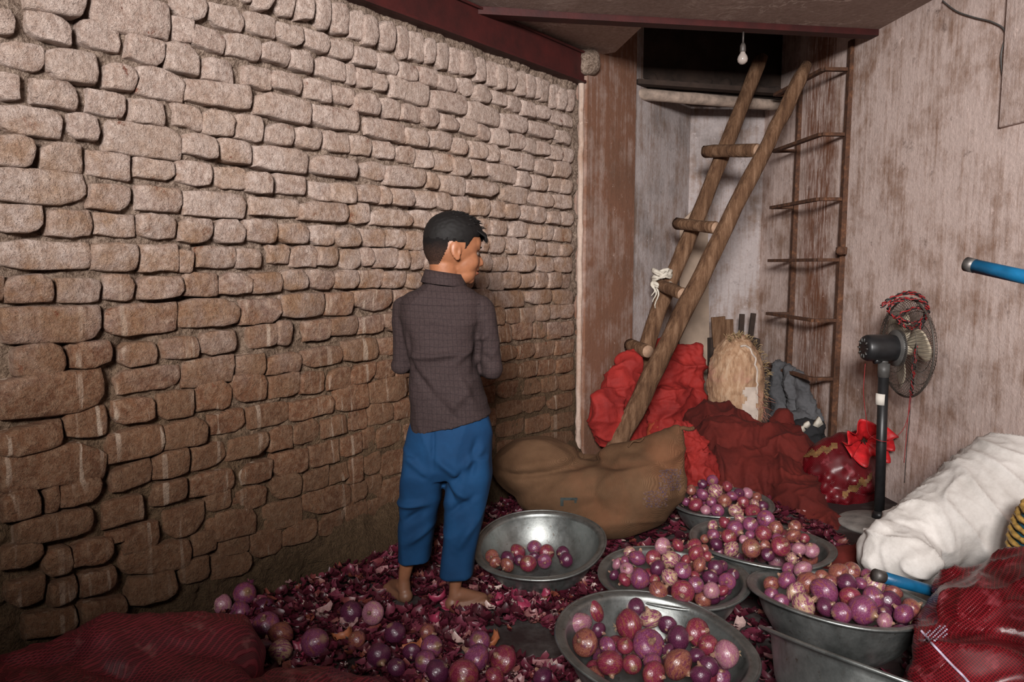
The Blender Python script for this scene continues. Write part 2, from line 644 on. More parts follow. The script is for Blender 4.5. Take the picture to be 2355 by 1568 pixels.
# mortar stub where the beam meets the column
bm = bmesh.new()
c0 = wall_pt(0.06, 0.04, CAM_H + 1.15)
bmesh.ops.create_icosphere(bm, subdivisions=3, radius=1.0, matrix=Matrix.Translation(c0) @ Matrix.Rotation(ANG_L, 4, 'Z') @ Matrix.Diagonal((0.085, 0.07, 0.075, 1)))
for v in bm.verts:
    v.co += Vector((1, 1, 1)) * 0.03 * noise.noise(v.co * 14)
struct(link('trim_3', bm_mesh('trim_3', bm), MAT['mortar']))
# pale plaster lip along the end of the brickwork
vs, fs = tube_geo([wall_pt(0.022 + 0.012 * noise.noise(Vector((0, 0, k * 0.7))), 0.022, 0.02 + k * 0.06) for k in range(41)],
                  [0.017 + 0.008 * noise.noise(Vector((3, 0, k * 0.9))) for k in range(41)], 10)
struct(link('trim_4', mesh_from('trim_4', vs, fs), MAT['plaster_strip']))

# ================================================================== brick wall, laid course by course
B = '''
CS|560 586 -40 6|591 630 -40 19|635 676 -35 36|689 723 -25 47|728 762 -8 68|769 804 4 78|807 838 21 92|841 872 33 104|878 912 45 115|917 942 60 133|945 977 72 140|979 1004 86 145|1009 1035 97 158|1038 1062 108 170|1066 1096 113 172|1098 1120 131 188|1124 1147 140 197|1148 1167 147 204|1168 1188 156 206|1191 1213 163 218|1214 1234 168 225|1236 1245 177 225|1247 1266 184 234|1268 1287 194 248|1288 1305 201 252|1306 1321 207 255
C0|398 476 -25 47|483 562 5 72|570 635 26 85|639 701 46 106|704 758 64 121|762 814 88 137|818 870 104 153|872 918 121 170|921 964 141 186|970 1009 154 199|1011 1051 171 210|1056 1089 178 222|1097 1132 194 237|1136 1167 207 244|1171 1202 220 257|1205 1234 231 269|1237 1266 240 273|1269 1295 252 287|1296 1317 261 291
C1|60 205 -60 36|214 395 -24 86|400 446 38 97|444 520 57 120|530 603 78 137|607 670 94 146|674 723 112 163|731 796 128 186|798 821 146 193|825 856 157 201|860 894 165 210|901 990 175 241|1000 1077 207 262|1080 1153 235 288|1157 1217 260 306|1220 1280 279 318|1282 1314 298 330
C2|-30 36 12 80|65 168 25 99|188 277 42 118|298 383 74 149|386 460 93 170|471 541 128 193|559 628 150 204|632 697 160 214|700 764 177 233|769 816 194 244|819 876 211 263|879 922 227 271|925 972 237 281|974 1013 248 292|1020 1058 261 302|1060 1100 271 311|1103 1131 286 323|1136 1172 293 335|1174 1208 307 343|1209 1236 316 353|1238 1266 323 357|1269 1295 333 369|1297 1319 340 373
C3|3 104 86 166|108 228 103 191|243 316 142 206|320 428 151 233|434 581 178 252|589 718 209 283|722 829 240 300|841 939 269 326|941 987 295 336|998 1040 301 343|1043 1075 314 356|1087 1123 323 366|1124 1150 332 371|1156 1198 344 382|1199 1231 353 391|1234 1274 364 403|1279 1316 371 408
C4|0 45 166 228|77 185 178 252|203 290 204 272|306 384 224 288|400 466 236 299|468 541 250 312|543 605 262 323|618 681 281 331|685 742 292 343|746 805 300 351|808 855 311 359|861 908 323 367|910 956 334 376|961 997 344 386|1000 1045 351 394|1048 1084 361 405|1087 1122 366 406|1125 1193 375 421|1194 1226 393 430|1229 1261 403 439|1266 1292 409 442|1294 1315 413 445
C5|8 145 240 318|159 228 258 322|247 420 276 364|423 505 303 364|511 577 318 375|590 714 333 398|723 827 356 408|838 888 370 416|892 984 381 431|987 1010 393 434|1019 1073 403 448|1075 1148 411 452|1155 1216 427 468|1219 1274 441 476|1277 1315 448 479
C6|-14 84 308 385|94 193 326 396|205 302 345 413|314 404 361 416|411 488 368 428|495 567 382 436|569 631 392 444|641 704 398 449|716 768 416 462|769 822 418 467|824 878 422 468|880 902 429 470|907 956 433 473|960 1003 438 478|1005 1044 443 481|1047 1083 453 488|1088 1126 457 496|1132 1164 463 500|1167 1199 469 502|1202 1232 472 508|1233 1258 476 511|1265 1293 484 515|1295 1319 488 518
C7|-45 200 384 470|211 305 419 486|316 420 424 488|425 570 438 502|578 691 451 500|694 806 465 510|808 852 466 513|857 949 478 522|951 994 483 525|998 1030 488 527|1034 1066 492 527|1070 1098 498 530|1105 1132 504 538|1134 1167 507 541|1179 1217 509 545|1220 1249 517 549|1250 1275 520 552|1277 1315 524 556
C8|-12 101 470 537|112 213 482 543|222 314 489 546|323 408 490 550|417 494 502 556|499 569 505 557|570 640 506 558|647 714 513 559|717 772 518 562|777 832 523 568|835 886 526 567|888 934 527 569|939 978 531 575|982 1020 535 578|1024 1062 538 578|1066 1102 540 578|1107 1124 543 579|1127 1162 543 581|1164 1194 546 582|1198 1232 551 586|1234 1261 556 587|1266 1292 559 588|1294 1318 561 589
C9|4 213 553 620|218 320 558 624|325 411 561 625|413 446 575 627|457 547 567 618|549 603 571 617|620 666 563 606|670 735 567 613|738 780 568 611|785 831 573 619|833 861 570 611|863 918 570 615|919 946 577 617|947 979 577 620|984 1022 580 620|1026 1064 582 621|1068 1104 584 622|1108 1135 584 623|1138 1167 590 624|1173 1233 588 624|1240 1274 591 625|1279 1317 592 625
C10|-10 15 632 692|17 127 634 699|134 235 638 695|245 312 633 690|326 423 635 688|429 504 627 681|507 583 628 677|584 653 627 673|654 714 620 667|719 774 621 665|777 828 621 664|830 886 621 662|888 935 623 662|938 975 628 664|980 1018 628 664|1022 1056 628 664|1060 1092 628 663|1096 1127 628 663|1131 1163 628 666|1165 1196 627 662|1199 1229 629 662|1234 1265 627 662|1267 1294 627 662|1297 1314 630 662
C11|5 238 702 792|242 413 697 773|417 553 686 752|558 651 685 747|654 752 674 731|754 815 672 725|818 905 667 713|910 960 664 708|965 1010 664 706|1015 1065 664 706|1070 1136 664 706|1142 1206 668 706|1218 1273 667 701|1277 1316 667 701
C12|36 153 793 870|168 260 784 846|279 364 788 843|375 458 776 824|465 547 760 815|574 640 745 800|643 674 740 791|704 762 735 783|765 826 727 773|828 885 724 768|890 940 720 762|945 990 718 758|995 1040 716 754|1045 1088 714 752|1092 1131 712 750|1135 1161 706 747|1164 1195 709 744|1201 1234 706 742|1236 1264 703 737|1267 1292 702 732|1293 1318 701 731
C13|5 242 852 964|272 418 842 902|424 541 820 890|549 610 815 869|620 693 811 860|701 788 796 845|793 873 780 829|875 918 776 816|922 970 772 812|975 1020 768 806|1025 1075 762 800|1080 1142 756 794|1147 1178 745 786|1184 1223 742 781|1230 1258 740 775|1262 1290 742 778|1293 1320 740 772
C14|155 249 932 1008|264 358 914 975|364 450 900 964|456 537 876 943|543 616 860 924|624 692 857 914|696 750 856 904|758 809 848 895|813 864 836 882|866 912 830 870|918 965 826 866|970 1015 820 858|1020 1070 814 852|1075 1145 806 842|1150 1188 794 828|1193 1232 790 824|1237 1275 786 820|1280 1320 782 814
C15|5 148 972 1052|250 380 980 1064|383 478 964 1035|485 564 942 1000|570 667 925 984|671 769 910 966|773 850 882 944|852 938 868 926|945 1000 864 906|1005 1060 858 900|1066 1140 848 890|1146 1190 838 874|1195 1236 832 868|1241 1280 828 862|1285 1320 824 856
C16|8 248 1020 1130|262 352 1063 1128|356 438 1036 1102|441 522 1018 1080|527 618 997 1058|625 674 982 1037|678 737 964 1022|742 798 957 1005|802 845 940 989|850 907 925 974|912 958 918 962|964 1010 910 952|1016 1070 902 944|1076 1140 892 932|1146 1196 878 914|1202 1244 872 906|1250 1284 868 900|1288 1320 864 896
C17|8 100 1124 1200|108 140 1120 1180|143 238 1100 1166|243 333 1140 1214|358 434 1104 1163|442 538 1082 1142|558 627 1062 1114|632 710 1036 1095|717 783 1016 1070|788 834 1000 1048|837 866 984 1030|870 926 974 1028|932 990 964 1010|996 1050 954 998|1056 1140 944 988|1146 1200 922 958|1206 1256 914 950|1262 1320 906 940
C18|45 218 1176 1252|245 300 1218 1250|378 474 1160 1238|480 532 1130 1178|538 613 1114 1178|630 692 1090 1148|700 758 1075 1132|760 804 1066 1112|808 836 1050 1110|838 878 1042 1092|880 926 1036 1095|932 1000 1022 1072|1006 1060 1012 1060|1066 1140 1000 1046|1146 1206 966 1004|1212 1266 956 994|1270 1320 950 984
C19|5 102 1246 1312|107 166 1262 1328|170 264 1240 1304|287 366 1204 1272|480 592 1170 1244|609 694 1152 1218|696 808 1116 1180|813 843 1108 1152|845 877 1094 1152|880 940 1096 1150|946 1010 1082 1130|1016 1140 1060 1110|1146 1220 1010 1050|1226 1320 994 1034
C20|20 110 1330 1400|118 182 1330 1395|190 270 1310 1372|283 440 1246 1324|446 500 1218 1280|506 572 1228 1275|577 652 1216 1282|655 728 1195 1252|735 790 1178 1232|795 846 1150 1202|850 930 1140 1190|936 1040 1120 1170
C21|60 180 1402 1470|190 296 1378 1440|302 408 1318 1392|414 482 1284 1345|490 578 1266 1332
'''
brick_specs = []
for line in B.strip().splitlines():
    cells = line.split('|')
    for cell in cells[1:]:
        x0, x1, y0, y1 = (float(v) for v in cell.split())
        g = 1.5 + 2.5 * max(0.0, min(1.0, (y0 - 640) / 200))
        x0, x1, y0, y1 = x0 - 1.5, x1 + 1.5, y0 - g, y1 + g
        brick_specs.append((cells[0], x0, x1, y0, y1))


def proudness(course, xc, yc):
    r = random.Random(int(xc * 7 + yc * 13))
    base = 0.020 + 0.018 * r.random()
    soft = max(0.0, min(1.0, (yc - 700) / 260.0)) * max(0.0, min(1.0, (xc - 330) / 260.0))
    far = max(0.0, min(1.0, (xc - 1120) / 60)) * max(0.0, min(1.0, (yc - 690) / 60))
    base *= 1 - 0.62 * soft - 0.3 * far * (1 - soft)
    if yc > 690 and xc < 260:
        base += 0.012
    return base


UL = [-1.0, -0.992, -0.955, -0.86, -0.45, 0.0, 0.45, 0.86, 0.955, 0.992, 1.0]
VL = [-1.0, -0.985, -0.91, -0.74, -0.25, 0.25, 0.74, 0.91, 0.985, 1.0]


def hprof(u, lim):
    au = abs(u)
    if au >= 0.999:
        return -1.0
    if au > 0.98:
        return 0.72
    if au > 0.90:
        return 0.95
    return 1.0


def brick_geo(c, x0, x1, y0, y1, k):
    xc, yc = (x0 + x1) / 2, (y0 + y1) / 2
    m = (610 - yc) / (2480 - xc)
    if yc > 610:
        m *= 1.12
    if c == 'CS':
        m *= 0.55
    w = x1 - x0
    tilt = m * w
    if abs(tilt) > 0.32 * (y1 - y0):
        tilt = math.copysign(0.32 * (y1 - y0), tilt)
    y0, y1 = y0 - 0.18 * abs(tilt), y1 + 0.18 * abs(tilt)
    rg = random.Random(k * 31 + 5)
    tilt += rg.uniform(-0.05, 0.05) * (y1 - y0)
    if tilt >= 0:
        lt, lb, rt, rb = y0, y1 - tilt, y0 + tilt, y1
    else:
        lt, lb, rt, rb = y0 - tilt, y1, y0, y1 + tilt
    pr = proudness(c, xc, yc)
    lo_, hi_ = [], []
    cor = [wall_sz(px, py, pr) for px, py in ((x0, lt), (x1, rt), (x1, rb), (x0, lb))]
    cs = sum(p[0] for p in cor) / 4
    cz = sum(p[1] for p in cor) / 4
    tw = rg.uniform(-0.006, 0.006)
    tw2 = rg.uniform(-0.005, 0.005)
    worn = rg.random() ** 2
    cut = [rg.random() ** 4 * 0.45 for _ in range(4)]       # knocked-off corners
    vs = []
    half_s = max(0.02, abs(cor[1][0] - cor[0][0]) / 2)
    half_z = max(0.015, abs(cor[0][1] - cor[3][1]) / 2)
    for v in VL:
        for u in UL:
            a_, b_ = (u + 1) / 2, (v + 1) / 2
            top = (cor[0][0] * (1 - a_) + cor[1][0] * a_, cor[0][1] * (1 - a_) + cor[1][1] * a_)
            bot = (cor[3][0] * (1 - a_) + cor[2][0] * a_, cor[3][1] * (1 - a_) + cor[2][1] * a_)
            s = bot[0] * (1 - b_) + top[0] * b_
            z = bot[1] * (1 - b_) + top[1] * b_
            cn = (1 if u > 0 else 0) + (2 if v > 0 else 0)
            cr = max(0.0, abs(u) - 0.62) / 0.38 * max(0.0, abs(v) - 0.45) / 0.55
            sh = (0.05 + cut[cn]) * cr
            s += (cs - s) * sh * 0.55
            z += (cz - z) * sh
            h = min(hprof(u, 0), hprof(v, 0))
            q = Vector((s * 9.0, z * 9.0, k * 0.37))
            wob = noise.noise(q)
            wob2 = noise.noise(q * 2.7 + Vector((5, 2, 1)))
            s += 0.0065 * noise.noise(q * 1.9 + Vector((9, 0, 0))) + 0.004 * noise.noise(q * 5.1 + Vector((2, 3, 0)))
            z += 0.0065 * noise.noise(q * 1.9 + Vector((0, 9, 0))) + 0.004 * noise.noise(q * 5.1 + Vector((7, 1, 0)))
            if h < 0:
                n = -0.035
            else:
                n = pr * h + (0.006 * wob + 0.005 * wob2) * (0.6 + worn) + tw * u + tw2 * v - 0.35 * pr * cr * (1 + 2 * cut[cn])
                n -= worn * 0.010 * max(0, noise.noise(q * 0.8 + Vector((1, 4, 7))))
            vs.append((s - cs, n, z - cz))
    nu, nv = len(UL), len(VL)
    fs = [(j * nu + i, j * nu + i + 1, (j + 1) * nu + i + 1, (j + 1) * nu + i) for j in range(nv - 1) for i in range(nu - 1)]
    return cs, cz, vs, fs


# mortar bed: one rough sheet with depth, ending at the corner beyond the picture's edge
S0, S1, DS = -3.12, 0.04, 0.0092
ns, nz = int((S1 - S0) / DS), int(2.36 / DS)
cov = []
vs, fs = [], []
for j in range(nz + 1):
    z = 2.36 * j / nz
    for i in range(ns + 1):
        s = S0 + (S1 - S0) * i / ns
        q = Vector((s, 0.0, z))
        n = 0.014 * noise.noise(q * 9) + 0.013 * noise.noise(q * 24 + Vector((3, 1, 4))) + 0.010 * noise.noise(q * 52) - 0.006
        n += 0.012 * max(0.0, noise.noise(q * 4.0 + Vector((0, 7, 0)))) - 0.060 * max(0.0, noise.noise(q * 6.5 + Vector((2, 0, 5))) - 0.12)
        flat = max(0.0, min(1.0, (0.95 - z) / 0.5)) * max(0.0, min(1.0, (s + 2.1) / 0.6))
        n = n * (1 - 0.55 * flat) + 0.004 * flat
        if z < 0.24:                                        # sloping plinth at the wall's foot
            n += (0.24 - z) * 0.42 * max(0.0, min(1.0, (s + 1.95) / 0.3))
        p = wall_pt(s, n, z)
        vs.append(p)
for j in range(nz):
    for i in range(ns):
        a_ = j * (ns + 1) + i
        fs.append((a_, a_ + 1, a_ + ns + 2, a_ + ns + 1))
# end cap and back
nb = len(vs)
back = [wall_pt(S0, -0.24, 0), wall_pt(S1, -0.24, 0), wall_pt(S1, -0.24, 2.36), wall_pt(S0, -0.24, 2.36)]
vs += back
tl, bl, tr, br = nz * (ns + 1), 0, nz * (ns + 1) + ns, ns
fs.append((nb, nb + 3, nb + 2, nb + 1))
fs.append(tuple([nb] + [j * (ns + 1) for j in range(nz + 1)] + [nb + 3]))
fs.append(tuple([nb + 3] + [nz * (ns + 1) + i for i in range(ns + 1)] + [nb + 2]))
wall_left = struct(link('wall_left', mesh_from('wall_left', vs, fs), MAT['mortar']))

rot_l = Euler((0, 0, ANG_L))
order = sorted(range(len(brick_specs)), key=lambda i: -((min(brick_specs[i][2], 2355) - max(brick_specs[i][1], 0)) * (brick_specs[i][4] - max(brick_specs[i][3], 0))))
hid = [i for i in order if 930 < (brick_specs[i][1] + brick_specs[i][2]) / 2 < 1110 and (brick_specs[i][3] + brick_specs[i][4]) / 2 > 700]
order = [i for i in order if i not in hid] + hid
rest_v, rest_f = [], []
for rank, i in enumerate(order):
    c, x0, x1, y0, y1 = brick_specs[i]
    cs, cz, vs, fs = brick_geo(c, x0, x1, y0, y1, i)
    # wall frame is (along, towards the room): mirror n because +n is on the right-hand side of +s
    loc = [(v[0], -v[1], v[2]) for v in vs]
    if rank < 300:
        me = mesh_from('brick', loc, fs)
        o = link('brick', me, MAT['brick'], wall_left)
        o.location = wall_pt(cs, 0, cz)
        o.rotation_euler = rot_l
    else:
        off = len(rest_v)
        rest_v += [wall_pt(cs + v[0], v[1], cz + v[2]) for v in vs]
        rest_f += [tuple(a_ + off for a_ in f) for f in fs]
o = link('brick_rows', mesh_from('brick_rows', rest_v, rest_f), MAT['brick'], wall_left)
o['kind'] = 'stuff'
# ================================================================== materials of the goods
def cloth_mat(name, dark, light, rough=0.85, weave=0.0, sheen=0.0, fold=5.0, spec=0.3):
    a = NT(name)
    n1 = a.noise(fold, detail=5, rough=0.6)
    n2 = a.noise(90, detail=3)
    c = a.mix(a.rng(a.math('ADD', a.math('MULTIPLY', n1, 0.8), a.math('MULTIPLY', n2, 0.2)), 0.32, 0.68), dark, light)
    nm = a.bump(n1, 0.25, 0.02)
    nm = a.bump(n2, 0.25, 0.003, nm)
    if weave:
        wv = a.math('MULTIPLY', a.wave(weave, a.mapping(a.pos(), rot=(0.3, 0.2, 0.6)), 'X', 1.5, 0.6), a.wave(weave, a.mapping(a.pos(), rot=(0.3, 0.2, 0.6)), 'Z', 1.5, 0.6))
        c = a.mix(a.math('MULTIPLY', wv, 0.45), c, tuple(x * 0.45 for x in dark))
        nm = a.bump(wv, 0.35, 0.003, nm)
    MAT[name] = a.done(c, rough, 0.0, nm, Specular_IOR_Level=spec)
    return MAT[name]


cloth_mat('red_cloth', (0.155, 0.010, 0.009), (0.33, 0.022, 0.017), 0.78)
cloth_mat('red_cloth_dull', (0.060, 0.0065, 0.005), (0.125, 0.014, 0.0095), 0.9)
cloth_mat('orange_cloth', (0.20, 0.028, 0.010), (0.34, 0.060, 0.022), 0.8)
cloth_mat('white_canvas', (0.43, 0.40, 0.37), (0.64, 0.61, 0.58), 0.85, fold=7)
cloth_mat('grey_cloth', (0.045, 0.045, 0.048), (0.105, 0.105, 0.112), 0.9)
cloth_mat('black_cloth', (0.008, 0.008, 0.009), (0.02, 0.02, 0.022), 0.9)
cloth_mat('white_rag', (0.40, 0.36, 0.30), (0.62, 0.58, 0.50), 0.9, fold=25)

# hessian: twill lines and faded purple stencil smudges
a = NT('jute')
p = a.pos()
tw = a.wave(95.0, a.mapping(p, rot=(0.0, 0.6, 0.9)), 'X', 1.2, 0.8)
n1 = a.noise(4.0, detail=6, rough=0.65)
c = a.mix(a.rng(n1, 0.32, 0.7), (0.072, 0.037, 0.019), (0.155, 0.086, 0.048))
c = a.mix(a.math('MULTIPLY', tw, 0.42), c, (0.070, 0.036, 0.018))
c = a.mix(a.math('MULTIPLY', a.rng(a.noise(2.2, detail=4), 0.52, 0.68), 0.4), c, (0.20, 0.075, 0.036))
nm = a.bump(tw, 0.45, 0.004)
MAT['jute'] = a.done(c, 0.95, 0.0, a.bump(n1, 0.3, 0.02, nm), Specular_IOR_Level=0.15)
a = NT('purple_stencil_ink')
blot = a.noise(60, detail=5, rough=0.75)
tw = a.wave(95.0, a.mapping(a.pos(), rot=(0.0, 0.6, 0.9)), 'X', 1.2, 0.8)
c = a.mix(a.rng(blot, 0.40, 0.60), (0.15, 0.085, 0.050), (0.055, 0.030, 0.060))
MAT['ink_purple'] = a.done(a.mix(a.math('MULTIPLY', tw, 0.3), c, (0.05, 0.028, 0.02)), 0.95)
plain('ink_dark', (0.030, 0.036, 0.034), 0.95, var=0.5, scale=60)


def mesh_bag_mat(name, dark, light, pale, f1=620.0, f2=620.0, rot=(0.2, 0.35, 0.5), gap=0.75, shine=0.45):
    a = NT(name)
    p = a.pos()
    q = a.mapping(p, rot=rot)
    w1 = a.wave(f1 / 20, q, 'X', 0.0, 0.2, 1)
    w2 = a.wave(f2 / 20, q, 'Z', 0.0, 0.2, 1)
    n1 = a.noise(9, detail=5)
    c = a.mix(a.rng(n1, 0.3, 0.7), dark, light)
    g = a.math('MAXIMUM', a.rng(w1, 0.62, 0.85), a.rng(w2, 0.70, 0.9))
    c = a.mix(a.math('MULTIPLY', a.math('SUBTRACT', 1.0, g), gap), c, tuple(x * 0.16 for x in dark))
    c = a.mix(a.math('MULTIPLY', a.rng(a.noise(16, detail=5), 0.57, 0.72), 0.45), c, pale)
    MAT[name] = a.done(c, shine, 0.0, a.bump(g, 0.55, 0.003), Specular_IOR_Level=0.5)


mesh_bag_mat('net_crimson', (0.105, 0.008, 0.016), (0.24, 0.020, 0.034), (0.34, 0.15, 0.14), 640, 1500, (0.12, 0.10, 0.45), 0.72, 0.55)
mesh_bag_mat('net_scarlet', (0.085, 0.002, 0.005), (0.21, 0.005, 0.012), (0.40, 0.08, 0.10), 1000, 1000, (0.5, 0.7, 0.3), 0.78, 0.36)
plain('net_scarlet_ruffle', (0.42, 0.010, 0.014), 0.5, var=0.4, scale=20, bump=0.3)
plain('net_band_gold', (0.17, 0.085, 0.03), 0.6, var=0.5, scale=40, bump=0.3)
plain('net_seam_thread', (0.40, 0.33, 0.42), 0.6, var=0.4, scale=50)

a = NT('galvanised_tin')
n1 = a.noise(10, a.obj(), detail=6, rough=0.7)
n2 = a.noise(55, a.obj(), detail=4, rough=0.7)
st = a.noise(1.0, a.mapping(a.obj(), scale=(26, 26, 5)), detail=4)
c = a.mix(a.rng(n1, 0.3, 0.7), (0.16, 0.175, 0.17), (0.34, 0.355, 0.345))
c = a.mix(a.math('MULTIPLY', a.rng(n2, 0.60, 0.72), 0.8), c, (0.11, 0.075, 0.052))
c = a.mix(a.math('MULTIPLY', a.rng(st, 0.55, 0.72), 0.45), c, (0.13, 0.115, 0.10))
r = a.rng(n1, 0.2, 0.8, 0.30, 0.55)
MAT['tin'] = a.done(c, r, 0.85, a.bump(n2, 0.12, 0.004))


# ================================================================== wooden pole ladder
def pole_pts(p, q, n, wob, seed):
    p, q = Vector(p), Vector(q)
    return [p.lerp(q, k / n) + Vector((noise.noise(Vector((k * 0.55, seed, 0))), noise.noise(Vector((k * 0.55, seed, 5))), 0)) * wob for k in range(n + 1)]


lad_b = Vector((0.535, 4.36, 0.0))
lad = empty('pole_ladder', lad_b)
tag(lad, 'ladder of two rough tree poles leaning up into the ceiling hatch', 'ladder')
pr0, pr1 = Vector((0.535, 4.36, 0.0)), at(1857, 146, 4.56)
pl1, plm, pl0 = at(1752, 128, 4.98), at(1490, 790, 4.80), Vector((0.78, 4.66, 0.0))


def knots(sd):
    return lambda i, th: 1 + 0.16 * noise.noise(Vector((i * 0.7, math.cos(th) * 1.2 + sd, math.sin(th) * 1.2)))


n = 26
tube('pole', pole_pts(pr0, pr1, n, 0.016, 1.0), [0.062 - 0.022 * k / n + 0.004 * noise.noise(Vector((k * 0.4, 3, 3))) for k in range(n)] + [0.030], MAT['timber'], lad, 14, knots(1))
lp_ = catmull([pl0, plm, plm.lerp(pl1, 0.5), pl1], 9)
n = len(lp_) - 1
tube('pole', lp_, [0.056 - 0.012 * k / n + 0.004 * noise.noise(Vector((k * 0.4, 9, 3))) for k in range(n)] + [0.040], MAT['timber'], lad, 14, knots(4))
for (xa, ya, xb, yb, rr, da, db) in ((1622, 348, 1742, 346, 0.040, 4.92, 4.58), (1556, 514, 1646, 524, 0.037, 4.88, 4.55), (1512, 652, 1570, 676, 0.038, 4.85, 4.53), (1448, 793, 1490, 808, 0.040, 4.72, 4.50)):
    pa_, pb_ = at(xa, ya, da), at(xb, yb, db)
    rg = tube('rung', [pa_.lerp(pb_, k / 6) for k in range(7)], [rr * (1 + 0.07 * noise.noise(Vector((k, xa, 0)))) for k in range(7)], MAT['timber'], lad, 14, knots(xa))
    dirn = (pb_ - pa_).normalized()
    tube('sawn_end', [pb_ - dirn * 0.002, pb_ + dirn * 0.003], rr * 0.93, MAT['wood_end'], None, 16).parent = rg
# white rag knotted round a rung
pts = []
kc = at(1522, 640, 4.80)
for k in range(60):
    th = k * 0.62
    pts.append(kc + Vector((0.055 * math.cos(th), 0.05 * math.sin(th), 0.045 * math.sin(th * 0.33 + 1) + 0.012 * math.sin(th * 2.1))))
rag = tube('knotted_rag', pts, [0.011 + 0.004 * math.sin(k * 1.3) for k in range(60)], MAT['white_rag'], None, 6)
tag(rag, 'frayed white rag knotted round the pole ladder below a rung', 'rag')
for dx, L in ((-0.05, 0.13), (-0.035, 0.17), (-0.06, 0.09)):
    p0 = kc + Vector((dx, -0.02, -0.02))
    o = tube('loose_end', [p0 + Vector((0.012 * math.sin(k * 0.9 + dx * 50), -0.004 * k * 0.3, -L * k / 8)) for k in range(9)], [0.008 - 0.0006 * k for k in range(9)], MAT['white_rag'], None, 5)
    o.parent = rag

# ================================================================== iron ladder on the wall
ry, ly = 4.50, 5.13
il = empty('iron_wall_ladder', (rwall_x(ry), ry, 0.02))
tag(il, 'rusty iron ladder with bent flat rungs fixed to the plastered wall', 'ladder')
for yy, z0 in ((ry, 0.02), (ly, 0.12)):
    bm = bmesh.new()
    x = rwall_x(yy) - 0.022
    beam_between(bm, (x, yy, z0), (x + 0.02, yy, 2.55), 0.036, 0.042, 0.004, up=(0, 1, 0))
    put(link('post', bm_mesh('post', bm), MAT['rust'], smooth=False), il)
for zz_ in (2.385, 2.015, 1.640, 1.282, 0.920, 0.565):
    bm = bmesh.new()
    a0 = Vector((rwall_x(ry) - 0.03, ry, zz_))
    a1 = Vector((rwall_x(ry) - 0.165, ry - 0.01, zz_))
    a2 = Vector((rwall_x(ly) - 0.165, ly + 0.02, zz_))
    a3 = Vector((rwall_x(ly) - 0.03, ly, zz_))
    for u, v in ((a0, a1), (a1, a2), (a2, a3)):
        beam_between(bm, u, v, 0.034, 0.020, 0.003)
    put(link('rung', bm_mesh('rung', bm), MAT['rust'], smooth=False), il)
bm = bmesh.new()
cc = Vector((rwall_x(ry) - 0.035, ry - 0.05, CAM_H + 0.085))
bevel_box(bm, cc, (0.02, 0.035, 0.022), None, 0.005)
bmesh.ops.create_uvsphere(bm, u_segments=12, v_segments=8, radius=0.026, matrix=Matrix.Translation(cc + Vector((-0.02, -0.03, 0))))
put(link('hasp', bm_mesh('hasp', bm), MAT['rust']), il)

# ================================================================== loft edge, hanging lamp, board and clutter at the back
pe0, pe1 = at(1440, 214, 5.02), at(1735, 243, 5.34)
pe1 = pe0 + (pe1 - pe0) * ((rwall_x(5.38) - 0.03 - pe0.x) / (pe1.x - pe0.x))
pe1.z = pe0.z
ob = tube('loft_pole', pole_pts(pe0, pe1, 14, 0.006, 2.2), [0.038 + 0.003 * noise.noise(Vector((k * 0.6, 1, 1))) for k in range(15)], MAT['pale_pole'], None, 12)
tag(ob, 'pale round pole carrying the edge of the dark loft', 'pole')
lo = empty('loft_platform', (pe0.x, pe0.y, pe0.z + 0.04))
tag(lo, 'dark plank platform of the loft above the pale pole', 'platform')
for k in range(7):
    bm = bmesh.new()
    t0 = k * 0.085
    bevel_box(bm, (1.40 + 0.04 * k, 5.06 + t0 + 0.1, pe0.z + 0.062 + 0.012 * (k % 2)), (0.62 - 0.02 * k, 0.038, 0.016), Euler((0, 0, 0.27)).to_matrix(), 0.004)
    put(link('plank', bm_mesh('plank', bm), MAT['dark_loft'], smooth=False), lo)
rgen = random.Random(5)
for k in range(9):
    t = (k + 0.5) / 9
    p = pe0.lerp(pe1, t) + Vector((0, 0.06, 0.10))
    o = clay('loft_bundle', [('e', p, (0.09, 0.06, 0.035 + 0.03 * rgen.random()), Euler((0, 0, rgen.uniform(-1, 1))).to_matrix())], 0.016, 2, MAT['dark_loft'], None,
             lambda c, n_: 0.02 * noise.noise(c * 22))
    tag(o, 'dark crumpled bundle lying along the loft edge', 'bundle', 'bundles stored on the loft edge')

lb = at(1708, 128, 4.075)
bulb = empty('bare_bulb', (lb.x, lb.y, lb.z - 0.035))
tag(bulb, 'small unlit glass bulb hanging under the red beam', 'light bulb')
plain('bulb_socket', (0.06, 0.05, 0.045), 0.5, var=0.3)
a = NT('bulb_glass')
MAT['bulb_glass'] = a.done((0.35, 0.30, 0.27), 0.12, 0.0, None, Specular_IOR_Level=0.8)
zt = zc(lb.x) - 0.036
tube('cord', [(lb.x, lb.y, zt + 0.01), (lb.x, lb.y, lb.z + 0.06)], 0.005, MAT['bulb_socket'], bulb, 8)
tube('socket', [(lb.x, lb.y, lb.z + 0.065), (lb.x, lb.y, lb.z + 0.05), (lb.x, lb.y, lb.z + 0.022), (lb.x, lb.y, lb.z + 0.018)], [0.008, 0.015, 0.016, 0.013], MAT['bulb_socket'], bulb, 14)
vs, fs = lathe_geo([(0.011, 0.022), (0.014, 0.012), (0.024, -0.004), (0.0275, -0.018), (0.024, -0.032), (0.013, -0.042), (0.0008, -0.045)], 20)
put(link('glass', mesh_from('glass', [v + lb for v in vs], fs), MAT['bulb_glass']), bulb)

